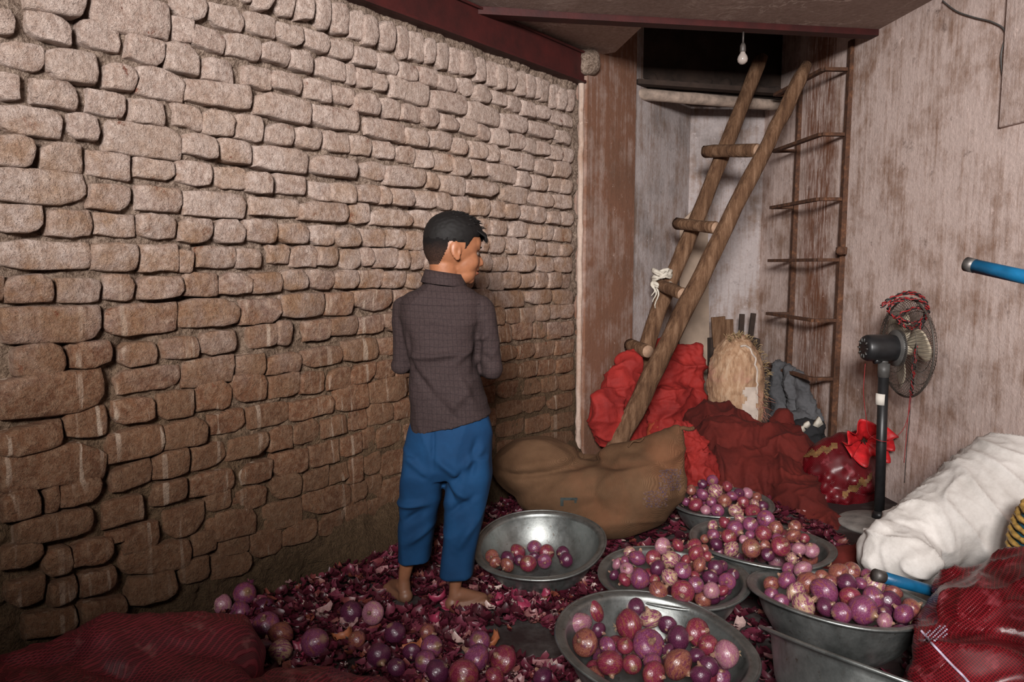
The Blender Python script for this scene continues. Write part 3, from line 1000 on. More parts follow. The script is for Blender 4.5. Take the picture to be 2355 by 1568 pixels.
bm = bmesh.new()
w0, w1 = at(1568, 775, 5.36), at(1640, 785, 5.42)
w0.z = w1.z = 0.02
t0, t1 = at(1563, 512, 5.56), at(1627, 452, 5.60)
for q in (w0, w1, t1, t0):
    bm.verts.new(q)
for q in (w0, w1, t1, t0):
    bm.verts.new(q + Vector((0, 0.022, 0.0)))
bm.verts.ensure_lookup_table()
for f in ((0, 1, 2, 3), (7, 6, 5, 4), (0, 4, 5, 1), (1, 5, 6, 2), (2, 6, 7, 3), (3, 7, 4, 0)):
    bm.faces.new([bm.verts[i] for i in f])
o = link('leaning_board', bm_mesh('leaning_board', bm), MAT['pale_board'], smooth=False)
tag(o, 'pale board with a slanting top leaning in the corner behind the ladder', 'board')

cr = empty('slatted_crate', (1.62, 5.42, 0.0))
tag(cr, 'broken dark wooden crate standing behind the straw bale', 'crate')
for k, (x, z, w, h) in enumerate(((1.50, 0.80, 0.10, 0.12), (1.57, 0.74, 0.08, 0.2), (1.66, 0.80, 0.035, 0.16), (1.74, 0.80, 0.035, 0.17))):
    bm = bmesh.new()
    bevel_box(bm, (x, 5.40 + 0.02 * (k % 2), z - 0.03), (w / 2, 0.012, h / 2 + 0.05), Euler((0, 0.06 * (k - 1.5), 0)).to_matrix(), 0.003)
    put(link('slat', bm_mesh('slat', bm), MAT['timber'] if k < 2 else MAT['dark_loft'], smooth=False), cr)
bm = bmesh.new()
bevel_box(bm, (1.62, 5.45, 0.36), (0.18, 0.055, 0.36), None, 0.006)
put(link('box', bm_mesh('box', bm), MAT['dark_loft'], smooth=False), cr)


# ================================================================== sacks, bundles, cloths
def sack_noise(amp, f, ridge, rf, seed, st=(1, 1, 1), fine=1.0):
    """slack body plus creases: sharp ridges whose lines wander"""
    def d(c, n_):
        w = Vector((noise.noise(c * 5 + Vector((seed, 1, 0))), noise.noise(c * 5 + Vector((1, seed, 4))), noise.noise(c * 5 + Vector((seed, 7, 2))))) * 0.05
        q = c + w
        v = amp * noise.noise(c * f + Vector((seed, 0, 0)))
        v += ridge * 0.85 * (ridged(q, rf, seed, st, 3) - 0.2)
        v += ridge * 0.42 * fine * (ridged(q, rf * 2.1, seed + 5, (st[2], st[1], st[0]), 3) - 0.2)
        v += ridge * 0.20 * fine * (ridged(q, rf * 4.6, seed + 9, st, 2) - 0.3)
        return v
    return d


def rotm(x=0, y=0, z=0):
    return Euler((math.radians(x), math.radians(y), math.radians(z))).to_matrix()


# jute sack lying on the floor with one corner standing up
j_l, j_r = at(1265, 1090, 3.49), at(1465, 1120, 3.35)
tip = at(1556, 992, 3.39)
pr = [('e', at(1245, 1078, 3.53), (0.235, 0.22, 0.155), rotm(0, 8, 14)),
      ('e', at(1330, 1120, 3.47), (0.30, 0.22, 0.150), rotm(0, -4, 0)),
      ('e', at(1452, 1125, 3.39), (0.235, 0.21, 0.185), rotm(0, -12, 0)),
      ('e', at(1400, 1175, 3.37), (0.22, 0.18, 0.11)),
      ('c', at(1480, 1110, 3.39), at(1520, 1040, 3.39), 0.15, 0.095),
      ('c', at(1520, 1045, 3.39), tip, 0.10, 0.034),
      ('c', at(1455, 1068, 3.41), tip, 0.085, 0.026),
      ('c', at(1400, 1060, 3.42), at(1500, 1020, 3.40), 0.06, 0.045),
      ('c', at(1545, 1130, 3.34), tip, 0.065, 0.028)]


def jd(c, n_):
    d = 0.008 * noise.noise(c * 6) + 0.005 * noise.noise(c * 15)
    m0, m1 = at(1180, 1090, 3.37), at(1400, 1058, 3.37)          # long fold across the saddle
    ab = m1 - m0
    t = max(0, min(1, (c - m0).dot(ab) / ab.length_squared))
    q = c - (m0 + ab * t)
    d -= 0.028 * math.exp(-((q.z) / 0.016) ** 2) * math.exp(-((q.x) / 0.06) ** 2) if n_.y < 0.3 else 0
    d += 0.012 * ridged(c, 5.0, 3.3, (0.4, 1, 1.6), 3)
    return d


jute = clay('jute_sack', pr, 0.011, 5, MAT['jute'], None, jd)
tag(jute, 'slumped brown jute sack lying against the foot of the brick wall', 'sack')
sd = bpy.data.objects.new('x', None) if False else None


def patch_on(target_mesh, name, px0, px1, py0, py1, depth_guess, mat, parent, lift=0.003, nx=10, ny=6, keep=None):
    """thin printed patch laid on a surface by casting rays onto it"""
    from mathutils.bvhtree import BVHTree
    bvh = BVHTree.FromPolygons([v.co.copy() for v in target_mesh.vertices], [tuple(p.vertices) for p in target_mesh.polygons])
    vs, ok, fs = [], [], []
    for j in range(ny + 1):
        for i in range(nx + 1):
            px, py = px0 + (px1 - px0) * i / nx, py0 + (py1 - py0) * j / ny
            hit = bvh.ray_cast(Vector((0, 0, CAM_H)), ray(px, py).normalized())
            ok.append(hit[0] is not None)
            vs.append(hit[0] + hit[1] * lift if hit[0] is not None else Vector((0, 0, 0)))
    for j in range(ny):
        for i in range(nx):
            ids = (j * (nx + 1) + i, j * (nx + 1) + i + 1, (j + 1) * (nx + 1) + i + 1, (j + 1) * (nx + 1) + i)
            if all(ok[k] for k in ids) and (keep is None or keep(i, j)):
                fs.append(ids)
    used = sorted({k for f in fs for k in f})
    mp = {k: i for i, k in enumerate(used)}
    o = link(name, mesh_from(name, [vs[k] for k in used], [tuple(mp[k] for k in f) for f in fs]), mat, parent)
    return o


def smudge(seed, th=0.0):
    return lambda i, j: noise.noise(Vector((i * 0.42, j * 0.8, seed))) > th


patch_on(jute.data, 'stencil_print', 1515, 1566, 1078, 1128, 3.4, MAT['ink_purple'], jute, 0.002, 26, 26, smudge(1.0, 0.02))
patch_on(jute.data, 'stencil_print', 1478, 1535, 1128, 1166, 3.4, MAT['ink_purple'], jute, 0.002, 26, 18, smudge(2.0, 0.06))
patch_on(jute.data, 'bracket_mark', 1289, 1328, 1144, 1150, 3.4, MAT['ink_dark'], jute, 0.002, 12, 2)
patch_on(jute.data, 'bracket_mark', 1289, 1296, 1150, 1163, 3.4, MAT['ink_dark'], jute, 0.002, 3, 4)
patch_on(jute.data, 'bracket_mark', 1321, 1326, 1150, 1156, 3.4, MAT['ink_dark'], jute, 0.002, 2, 3)
tp = [tip + Vector((0.0, -0.005, -0.01)), tip + Vector((0.02, -0.02, 0.02)), tip + Vector((0.05, -0.02, 0.015)), tip + Vector((0.075, -0.01, 0.018))]
tube('sewn_corner', catmull(tp, 5), 0.010, MAT['jute'], None, 7).parent = jute
tl = at(1445, 1028, 3.37)
tube('loose_twine', catmull([tl, tl + Vector((0.02, -0.01, 0.03)), tl + Vector((0.05, -0.01, 0.03)), tl + Vector((0.07, 0, 0.045))], 5), 0.005, MAT['jute'], None, 6).parent = jute

# red cloth bundles behind the pole ladder
rb1 = clay('red_sack', [('e', at(1425, 905, 4.53), (0.135, 0.09, 0.20), rotm(0, 18, 38)), ('e', at(1402, 965, 4.43), (0.14, 0.085, 0.20), rotm(0, -14, 45)),
                        ('e', at(1440, 985, 4.57), (0.15, 0.09, 0.26), rotm(0, 0, 45)), ('c', at(1445, 838, 4.57), at(1466, 810, 4.65), 0.07, 0.035),
                        ('e', at(1430, 1060, 4.49), (0.15, 0.09, 0.14), rotm(0, 0, 45))], 0.0085, 3, MAT['red_cloth'], None,
           sack_noise(0.02, 5, 0.034, 4.6, 3.1, (1, 1, 0.7), 1.0))
tag(rb1, 'creased bright red cloth sack leaning on the stained column behind the pole ladder', 'sack')
rb2 = clay('red_sack', [('e', at(1575, 832, 5.09), (0.10, 0.05, 0.09)), ('e', at(1585, 880, 5.05), (0.08, 0.06, 0.16)), ('e', at(1545, 880, 5.10), (0.20, 0.12, 0.22), rotm(0, -12, 30)), ('e', at(1548, 960, 5.0), (0.22, 0.14, 0.26), rotm(0, 0, 25)),
                        ('c', at(1600, 800, 5.10), at(1525, 800, 5.10), 0.035, 0.05), ('c', at(1606, 800, 5.08), at(1600, 980, 5.0), 0.035, 0.07),
                        ('e', at(1540, 1020, 4.96), (0.20, 0.14, 0.30), rotm(0, 0, 25))], 0.0085, 3, MAT['red_cloth'], None,
           sack_noise(0.024, 4.5, 0.040, 4.2, 9.4, (0.8, 1, 1.3), 1.0))
tag(rb2, 'large red cloth sack with a squared top edge between pole ladder and straw bale', 'sack')
ob = clay('orange_cloth', [('e', at(1520, 978, 4.86), (0.10, 0.05, 0.055), rotm(0, -10, 0)), ('e', at(1480, 1000, 4.86), (0.06, 0.05, 0.05))], 0.012, 2, MAT['orange_cloth'], rb2,
          sack_noise(0.012, 9, 0.02, 12, 1.2))

# straw bale in woven plastic
a = NT('bale_wrap')
p = a.pos()
st = a.noise(1.0, a.mapping(p, scale=(42, 42, 9)), detail=6, rough=0.7)
c = a.ramp(st, [(0.25, (0.16, 0.085, 0.045)), (0.48, (0.36, 0.21, 0.12)), (0.70, (0.52, 0.37, 0.25))])
c = a.mix(a.math('MULTIPLY', a.rng(a.noise(5, detail=5), 0.55, 0.68), 0.7), c, (0.36, 0.16, 0.12))
MAT['bale'] = a.done(c, 0.8, 0.0, a.bump(st, 0.6, 0.015))
plain('straw', (0.36, 0.255, 0.13), 0.9, var=0.5, scale=30)
plain('straw_pink', (0.34, 0.14, 0.10), 0.9, var=0.5, scale=30)
plain('pale_plastic', (0.50, 0.42, 0.36), 0.6, var=0.2, scale=12)
bc = at(1690, 880, 4.85)
bale = clay('straw_bale', [('e', bc + Vector((0.0, 0, 0.02)), (0.175, 0.16, 0.30), rotm(0, 0, -16)), ('e', bc + Vector((0.03, 0.0, -0.12)), (0.16, 0.16, 0.30), rotm(0, 0, -16)),
                           ('e', bc + Vector((-0.01, 0, -0.36)), (0.17, 0.15, 0.28))], 0.013, 4, MAT['bale'], None,
            sack_noise(0.012, 6, 0.014, 9, 5.5))
tag(bale, 'upright bale of straw wrapped in torn woven plastic', 'bale')
rgn = random.Random(8)


def straws(name, n, zone, mat, parent):
    vs, fs = [], []
    for _ in range(n):
        c, nrm, L = zone()
        d = (nrm + Vector((rgn.uniform(-1, 1), rgn.uniform(-1, 1), rgn.uniform(-1, 1))) * 0.7).normalized()
        v, f = tube_geo([c, c + d * L * 0.5 + Vector((0, 0, 0.006)), c + d * L], [0.0022, 0.002, 0.0012], 3)
        fs += [tuple(i + len(vs) for i in q) for q in f]
        vs += v
    o = link(name, mesh_from(name, vs, fs), mat, parent)
    return o


def rim_zone():
    th = rgn.uniform(-0.6, 2.0)
    return bc + Vector((0.165 * math.cos(th), -0.10 + rgn.uniform(-0.05, 0.12), 0.02 + 0.29 * math.sin(th))), Vector((math.cos(th), -0.4, math.sin(th))), rgn.uniform(0.015, 0.045)


o = straws('straw', 190, rim_zone, MAT['straw'], bale)
o['kind'] = 'stuff'


def low_zone():
    return bc + Vector((rgn.uniform(0.06, 0.16), -0.13 + rgn.uniform(0, 0.06), rgn.uniform(-0.34, -0.05))), Vector((0.6, -0.5, -0.7)), rgn.uniform(0.04, 0.09)


o = straws('frayed_fibre', 110, low_zone, MAT['straw_pink'], bale)
o['kind'] = 'stuff'
patch_on(bale.data, 'torn_liner', 1702, 1742, 890, 975, 4.8, MAT['pale_plastic'], bale, 0.006, 8, 16, lambda i, j: abs(i - 4.5 + 1.2 * math.sin(j)) < 3.2)
# stitched edge of the wrap
pts = [bc + Vector((0.105 * math.cos(t), -0.165 + 0.02 * math.cos(t), 0.03 + 0.28 * math.sin(t))) for t in [0.0 - 0.3 + 1.9 * k / 24 for k in range(25)]]
from mathutils.bvhtree import BVHTree
bv = BVHTree.FromPolygons([v.co.copy() for v in bale.data.vertices], [tuple(q.vertices) for q in bale.data.polygons])
pts2 = []
for q in pts:
    r_ = bv.find_nearest(q)
    pts2.append(r_[0] + r_[1] * 0.004)
tube('stitched_edge', pts2, 0.007, MAT['pale_plastic'], bale, 6)

# dull red tarpaulin bundle sprawling over the floor
tarp = clay('red_tarpaulin', [('e', at(1665, 985, 4.55), (0.23, 0.20, 0.13), rotm(0, 12, 0)), ('e', at(1700, 1050, 4.35), (0.33, 0.26, 0.22), rotm(0, 10, 0)),
                              ('e', at(1790, 1060, 4.25), (0.24, 0.24, 0.20)), ('e', at(1720, 1120, 4.15), (0.38, 0.24, 0.24)),
                              ('c', at(1800, 1110, 4.0), at(1890, 1220, 3.62), 0.14, 0.09), ('c', at(1890, 1220, 3.62), at(1955, 1262, 3.40), 0.085, 0.05),
                              ('e', at(1650, 1150, 4.1), (0.30, 0.2, 0.25)), ('c', at(1620, 975, 4.5), at(1600, 1060, 4.4), 0.07, 0.05),
                              ('c', at(1640, 1005, 4.45), at(1800, 1012, 4.30), 0.03, 0.03), ('e', at(1790, 1130, 3.95), (0.07, 0.06, 0.075)),
                              ('c', at(1803, 960, 4.42), at(1795, 1010, 4.40), 0.05, 0.07)], 0.0085, 3, MAT['red_cloth_dull'], None,
            sack_noise(0.02, 4.5, 0.046, 3.9, 6.6, (1.5, 0.7, 0.7), 0.8))
tag(tarp, 'dull red tarpaulin bundle spread behind the onion bowls', 'tarpaulin')
rb3 = clay('crumpled_cloth', [('e', at(1590, 1040, 4.05), (0.085, 0.08, 0.14)), ('e', at(1600, 1090, 3.98), (0.10, 0.09, 0.13)), ('e', at(1575, 1000, 4.1), (0.06, 0.06, 0.08)),
                              ('e', at(1600, 1140, 3.98), (0.12, 0.10, 0.16))], 0.0085, 2, MAT['red_cloth'], None,
           sack_noise(0.022, 8, 0.032, 11, 2.6))
tag(rb3, 'crumpled scarlet cloth wedged between jute sack and tarpaulin', 'cloth')

# grey clothes hung over the lowest iron rung
gc = clay('grey_clothes', [('c', at(1785, 840, 4.93), at(1800, 960, 4.85), 0.035, 0.06), ('c', at(1812, 850, 4.80), at(1835, 950, 4.76), 0.035, 0.055),
                           ('c', at(1838, 875, 4.74), at(1870, 965, 4.66), 0.035, 0.06), ('e', at(1845, 965, 4.66), (0.095, 0.06, 0.06)),
                           ('e', at(1790, 970, 4.85), (0.05, 0.06, 0.09)), ('c', at(1785, 840, 4.95), at(1835, 862, 4.78), 0.032, 0.03),
                           ('e', at(1830, 1010, 4.72), (0.16, 0.09, 0.10))], 0.0085, 3, MAT['grey_cloth'], None, sack_noise(0.012, 8, 0.022, 9, 7.7, (1.6, 1, 0.6)))
tag(gc, 'dark grey garment draped over the lowest rung of the iron ladder', 'garment')
o = clay('white_rag', [('c', at(1815, 972, 4.42), at(1822, 1010, 4.36), 0.022, 0.036), ('e', at(1820, 1020, 4.38), (0.03, 0.03, 0.045))], 0.008, 2, MAT['white_rag'], None, sack_noise(0.008, 14, 0.014, 22, 1.5, (1.8, 1, 0.5)))
tag(o, 'small folded white rag tucked beside the red tarpaulin', 'rag')
o = clay('black_bag', [('e', at(1862, 985, 4.40), (0.09, 0.06, 0.06)), ('e', at(1850, 1020, 4.42), (0.12, 0.08, 0.12))], 0.012, 2, MAT['black_cloth'], None, sack_noise(0.012, 10, 0.02, 12, 4.5))
tag(o, 'crumpled black bag with white scraps under the grey garment', 'bag')
for k, (x, y) in enumerate(((1845, 990), (1857, 978), (1880, 975))):
    c_ = at(x, y, 4.325)
    bm = bmesh.new()
    vv = [bm.verts.new(c_ + Vector((dx, 0.01 * math.sin(dx * 300 + k), dz))) for dx, dz in ((-0.02, -0.012), (0.004, -0.022), (0.024 + 0.01 * (k == 2), 0.0), (0.008, 0.024 + 0.02 * (k == 2)), (-0.012, 0.01))]
    bm.faces.new(vv)
    r_ = bmesh.ops.extrude_face_region(bm, geom=list(bm.faces))
    for v in [g for g in r_['geom'] if isinstance(g, bmesh.types.BMVert)]:
        v.co.y += 0.03
    link('paper_scrap', bm_mesh('paper_scrap', bm), MAT['white_rag'], o)

# scarlet net bag of onions with a gold band, standing by the fan
nb_c = at(1930, 1085, 4.00)
pr = [('e', nb_c, (0.20, 0.17, 0.20)), ('e', nb_c + Vector((0.0, 0.0, -0.14)), (0.185, 0.17, 0.16))]
rgn = random.Random(3)
for k in range(70):
    th, ph = rgn.uniform(0, 2 * math.pi), rgn.uniform(-0.9, 1.2)
    d = Vector((math.cos(th) * math.cos(ph) * 0.185, math.sin(th) * math.cos(ph) * 0.165, math.sin(ph) * 0.19 - 0.06))
    pr.append(('e', nb_c + d, (0.04, 0.04, 0.037)))
pr.append(('c', nb_c + Vector((0.02, 0, 0.12)), nb_c + Vector((0.07, -0.03, 0.21)), 0.10, 0.03))
nb = clay('net_bag', pr, 0.011, 2, MAT['net_scarlet'], None, lambda c, n_: 0.006 * noise.noise(c * 20))
tag(nb, 'tied scarlet net bag full of onions standing beside the fan', 'bag')
rc = nb_c + Vector((0.075, -0.09, 0.20))
vs, fs = [], []
NU, NV = 72, 7
for j in range(NV):
    for i in range(NU):
        th = 2 * math.pi * i / NU
        rr = (0.018 + 0.105 * j / (NV - 1)) * (1 + 0.3 * noise.noise(Vector((math.cos(th) * 1.5, math.sin(th) * 1.5, 2))))
        wv_ = math.sin(th * 8 + 1.2 * math.sin(th * 2)) * 0.034 * j / (NV - 1) + 0.02 * noise.noise(Vector((math.cos(th) * 2, math.sin(th) * 2, j * 0.4)))
        vs.append(rc + Vector((math.cos(th) * rr * 1.05, -0.02 + wv_ - 0.012 * j, math.sin(th) * rr * 0.85 + wv_ * 0.5)))
for j in range(NV - 1):
    for i in range(NU):
        i2 = (i + 1) % NU
        fs.append((j * NU + i, j * NU + i2, (j + 1) * NU + i2, (j + 1) * NU + i))
ruf = link('ruffle', mesh_from('ruffle', vs, fs), MAT['net_scarlet_ruffle'], nb)
sm = ruf.modifiers.new('t', 'SOLIDIFY')
sm.thickness = 0.003
patch_on(nb.data, 'gold_band', 1846, 1926, 1020, 1052, 3.9, MAT['net_band_gold'], nb, 0.006, 22, 10, lambda i, j: abs(j - (9.5 - 0.38 * i + 1.2 * math.sin(i * 0.9))) < 2.3)
patch_on(nb.data, 'gold_band', 1936, 2004, 1086, 1150, 3.9, MAT['net_band_gold'], nb, 0.006, 20, 16, lambda i, j: abs(j - (12 - 0.5 * i + 1.2 * math.sin(i * 0.9))) < 2.0)

# white canvas sack
wc = at(2200, 1175, 2.72)
pr = [('c', at(2040, 1275, 2.62), at(2320, 1120, 2.78), 0.105, 0.20), ('e', at(2250, 1190, 2.75), (0.24, 0.22, 0.21), rotm(0, -28, 8)), ('e', at(2330, 1160, 2.78), (0.24, 0.24, 0.22), rotm(0, -20, 0)),
      ('e', at(2070, 1272, 2.58), (0.12, 0.13, 0.10)), ('c', at(2010, 1290, 2.56), at(2030, 1225, 2.60), 0.045, 0.05),
      ('e', at(2110, 1295, 2.48), (0.075, 0.06, 0.06)), ('e', at(2260, 1290, 2.8), (0.32, 0.2, 0.24)), ('e', at(2200, 1370, 2.8), (0.36, 0.2, 0.22)), ('e', at(2330, 1370, 2.8), (0.3, 0.2, 0.24))]


def wd(c, n_):
    w = Vector((noise.noise(c * 4), noise.noise(c * 4 + Vector((3, 1, 2))), noise.noise(c * 4 + Vector((8, 5, 2))))) * 0.06
    e = Vector((c.x + 0.9 * c.z, c.y, c.z - 0.9 * c.x))
    return 0.006 * noise.noise(c * 5) + 0.016 * (ridged(e + w, 5.0, 4.4, (1.3, 0.8, 0.35), 5) - 0.15) + 0.006 * ridged(e + w, 13, 1.4, (1.2, 1, 0.4), 3)


ws = clay('canvas_sack', pr, 0.009, 5, MAT['white_canvas'], None, wd)
tag(ws, 'plump white canvas sack lying beside the plastered wall', 'sack')

# gold rope wound on a blue bundle at the picture's edge
plain('blue_plastic', (0.010, 0.085, 0.135), 0.5, var=0.3)
plain('gold_rope', (0.38, 0.23, 0.06), 0.5, var=0.5, scale=60, bump=0.4)
cb = at(2400, 1262, 2.30)
rope = empty('rope_bundle', (cb.x, cb.y, cb.z - 0.2))
tag(rope, 'blue bundle wound with gold rope beside the red net sack', 'bundle')
put(clay('core', [('e', cb, (0.085, 0.085, 0.16))], 0.012, 2, MAT['blue_plastic']), rope)
for k in range(11):
    z = -0.13 + 0.026 * k
    r_ = 0.088 * math.sqrt(max(0.05, 1 - (z / 0.17) ** 2)) + 0.006
    ring = [cb + Vector((r_ * math.cos(t), r_ * math.sin(t), z + 0.02 * math.sin(t + 0.5))) for t in [2 * math.pi * i / 36 for i in range(37)]]
    tube('rope_turn', ring, [0.0085 + 0.002 * math.sin(i * 2.6) for i in range(37)], MAT['gold_rope'], rope, 6)

# crimson net sacks of onions
def net_sack(name, prims, bumps, rad, mat, seed, vox=0.012, bump_r=0.038, cut=None):
    rg_ = random.Random(seed)
    pr = list(prims)
    me0 = clay_mesh('tmpnet', prims, 0.03, 3)
    vv = [(v.co.copy(), v.normal.copy()) for v in me0.vertices]
    bpy.data.meshes.remove(me0)
    for k in range(bumps):
        c_, n_ = rg_.choice(vv)
        r_ = bump_r * rg_.uniform(0.8, 1.2)
        pr.append(('e', c_ - n_ * r_ * rad, (r_, r_, r_ * 0.9)))
    return clay(name, pr, vox, 3, mat, None, lambda c, n_: 0.004 * noise.noise(c * 22) + 0.006 * ridged(c, 8, seed, (1, 1, 1), 3))


s1 = net_sack('net_sack', [('c', at(-90, 1700, 1.66), at(250, 1572, 1.84), 0.15, 0.152), ('c', at(250, 1560, 1.84), at(490, 1530, 1.96), 0.155, 0.135),
                           ('e', at(525, 1535, 1.98), (0.09, 0.11, 0.11)), ('e', at(330, 1620, 1.80), (0.30, 0.13, 0.13)), ('e', at(60, 1680, 1.62), (0.30, 0.13, 0.13))], 120, 0.66, MAT['net_crimson'], 4)
tag(s1, 'long crimson net sack of onions lying along the brick wall', 'sack')
s2 = net_sack('net_sack', [('c', at(590, 1690, 1.60), at(840, 1660, 1.68), 0.115, 0.10), ('e', at(700, 1655, 1.66), (0.17, 0.12, 0.115)), ('e', at(720, 1720, 1.6), (0.22, 0.12, 0.09))], 60, 0.66, MAT['net_crimson'], 9)
tag(s2, 'crimson net sack of onions at the bottom edge below the loose onions', 'sack')
s3p = [('e', at(2334, 1470, 2.05), (0.23, 0.22, 0.17), rotm(0, 18, 0)), ('e', at(2394, 1420, 2.07), (0.20, 0.2, 0.16)), ('c', at(2205, 1350, 2.24), at(2354, 1395, 2.14), 0.072, 0.115),
       ('e', at(2225, 1515, 1.99), (0.13, 0.13, 0.10)), ('e', at(2290, 1580, 1.90), (0.23, 0.18, 0.14)), ('e', at(2334, 1640, 1.94), (0.30, 0.22, 0.20)), ('c', at(2210, 1365, 2.22), at(2212, 1440, 2.12), 0.07, 0.06)]


def s3d(c, n_):
    return 0.012 * noise.noise(c * 5) + 0.042 * (ridged(c, 3.6, 7.3, (0.5, 1, 1.6), 3) - 0.25) + 0.012 * ridged(c, 11, 2.0, (0.8, 1, 1.2), 3)


s3 = clay('net_sack', s3p, 0.012, 4, MAT['net_scarlet'], None, s3d)
tag(s3, 'slack bright red net sack heaped beside the white canvas sack', 'sack')
bv = BVHTree.FromPolygons([v.co.copy() for v in s3.data.vertices], [tuple(q.vertices) for q in s3.data.polygons])
pts = []
for px, py in ((2118, 1452), (2130, 1466), (2145, 1480), (2165, 1502), (2190, 1530), (2215, 1556), (2240, 1585)):
    h_ = bv.ray_cast(Vector((0, 0, CAM_H)), ray(px, py).normalized())
    if h_[0] is not None:
        pts.append(h_[0] + h_[1] * 0.003)
if len(pts) > 2:
    tube('sewn_seam', catmull(pts, 5), 0.0035, MAT['net_seam_thread'], s3, 6)
patch_on(s3.data, 'blue_label_weave', 2125, 2180, 1440, 1476, 1.9, MAT['net_seam_thread'], s3, 0.003, 14, 10, lambda i, j: (i + j) % 3 == 0 and abs(i * 0.7 - (10 - j)) < 5)

# red plastic sheet peeping out by the white sack
o = clay('red_plastic_bag', [('e', at(1950, 1290, 2.9), (0.11, 0.08, 0.05), rotm(0, -20, 0)), ('e', at(1930, 1330, 2.9), (0.16, 0.1, 0.10))], 0.012, 2, MAT['red_cloth_dull'], None, sack_noise(0.01, 7, 0.02, 8, 3.6))
tag(o, 'small flattened red bag between bowl rim and white canvas sack', 'bag')

# ================================================================== blue tube hand cart (handle and lower bar reach into view)
plain('blue_paint', (0.004, 0.080, 0.175), 0.38, var=0.2, scale=25, bump=0.1)
plain('worn_steel', (0.10, 0.09, 0.085), 0.5, 0.6, var=0.4, scale=50)
h0, h1 = at(2226, 608, 1.82), at(2480, 664, 1.60)
cart = empty('hand_cart', (h1.x, h1.y, 0.0))
tag(cart, 'bright blue tube handle of a cart jutting out before the plastered wall', 'cart')
tube('handle', [h0, h1], 0.0165, MAT['blue_paint'], cart, 20)
dh = (h1 - h0).normalized()
tube('end_cap', [h0 - dh * 0.004, h0 + dh * 0.018], 0.0175, MAT['worn_steel'], cart, 20)
tube('hole', [h0 - dh * 0.0055, h0 - dh * 0.002], 0.0065, MAT['black_cloth'], cart, 12)
foot = Vector((h1.x + 0.02, h1.y, 0.0))
tube('upright', [foot, Vector((h1.x, h1.y, h1.z + 0.03))], 0.0165, MAT['blue_paint'], cart, 16)
l0 = at(2014, 1322, 2.30)
lowbar = [l0, at(2120, 1352, 2.34), at(2260, 1392, 2.40)]
tube('lower_bar', lowbar, 0.0185, MAT['blue_paint'], cart, 18)
d_ = (lowbar[1] - lowbar[0]).normalized()
tube('lower_end_cap', [l0 - d_ * 0.004, l0 + d_ * 0.03], 0.0195, MAT['worn_steel'], cart, 18)

# ================================================================== pedestal fan
plain('fan_black', (0.012, 0.012, 0.013), 0.42, var=0.3, scale=30)
plain('fan_grey', (0.075, 0.072, 0.068), 0.5, var=0.3, scale=30)
plain('fan_wire', (0.085, 0.072, 0.062), 0.5, 0.4, var=0.3)
plain('fan_blade', (0.42, 0.36, 0.27), 0.4, var=0.2)
plain('fan_stone', (0.20, 0.185, 0.17), 0.8, var=0.4, scale=12, bump=0.4)
plain('paper_label', (0.62, 0.58, 0.52), 0.7, var=0.1)
fb = ground(1992, 1206)
fan = empty('pedestal_fan', fb)
tag(fan, 'black pedestal fan with a wire cage facing the plastered wall', 'fan')
fx, fy = fb.x + 0.055, fb.y
vs, fs = lathe_geo([(0.001, 0.035), (0.05, 0.035), (0.09, 0.028), (0.165, 0.018), (0.185, 0.010), (0.185, 0.0), (0.001, 0.0)], 40)
put(link('base', mesh_from('base', [v + Vector((fx, fy, 0)) for v in vs], fs), MAT['fan_stone']), fan)
ptop = at(2032, 862, fy)
pbot = Vector((fx + 0.005, fy, 0.03))
hub = at(2032, 800, fy)
tube('collar', [pbot, pbot + Vector((0, 0, 0.04))], [0.034, 0.026], MAT['fan_black'], fan, 18)
tube('pole', [pbot, ptop], 0.0235, MAT['fan_black'], fan, 18)
t_ = (ptop - pbot).normalized()
tube('sleeve', [ptop - t_ * 0.01, ptop + t_ * 0.055], [0.027, 0.027], MAT['fan_grey'], fan, 18)
la, lb2 = at(2025, 930, fy), at(2027, 905, fy)
tube('paper_label', [la, lb2], 0.0245, MAT['paper_label'], fan, 18)
tube('tilt_joint', [ptop + t_ * 0.05, hub + Vector((0, 0, -0.05))], [0.020, 0.024], MAT['fan_grey'], fan, 14)
tube('clamp_knob', [ptop + Vector((-0.02, -0.01, 0.07)), ptop + Vector((-0.055, -0.02, 0.07))], [0.010, 0.016], MAT['fan_black'], fan, 12)
mc0, mc1 = at(1985, 800, fy), at(2062, 800, fy)
mc1.z = mc0.z
ax = Vector((1, 0, 0))
R_ = 0.064
prof = [(0.0, 0.60), (0.004, 0.86), (0.018, 0.97), (0.05, 1.0), (0.12, 1.0), (0.15, 0.95), (0.165, 0.82)]
mot = tube('motor_housing', [mc0 + ax * x for x, r in prof], [R_ * r for x, r in prof], MAT['fan_black'], fan, 28)
for k in range(10):
    th = 2 * math.pi * k / 10
    c_ = mc0 + Vector((-0.001, 0.030 * math.cos(th), 0.030 * math.sin(th)))
    tube('vent_rib', [c_, c_ + Vector((-0.001, 0.018 * math.cos(th), 0.018 * math.sin(th)))], 0.0035, MAT['fan_grey'], None, 6).parent = mot
cc_ = Vector((mc0.x + 0.205, fy, mc0.z))
vs, fs = tube_geo([cc_ + Vector((-0.058, 0, 0)), cc_ + Vector((-0.040, 0, 0)), cc_ + Vector((-0.030, 0, 0))], [0.085, 0.088, 0.07], 32)
put(link('rear_plate', mesh_from('rear_plate', vs, fs), MAT['fan_grey']), fan)
RC = 0.232


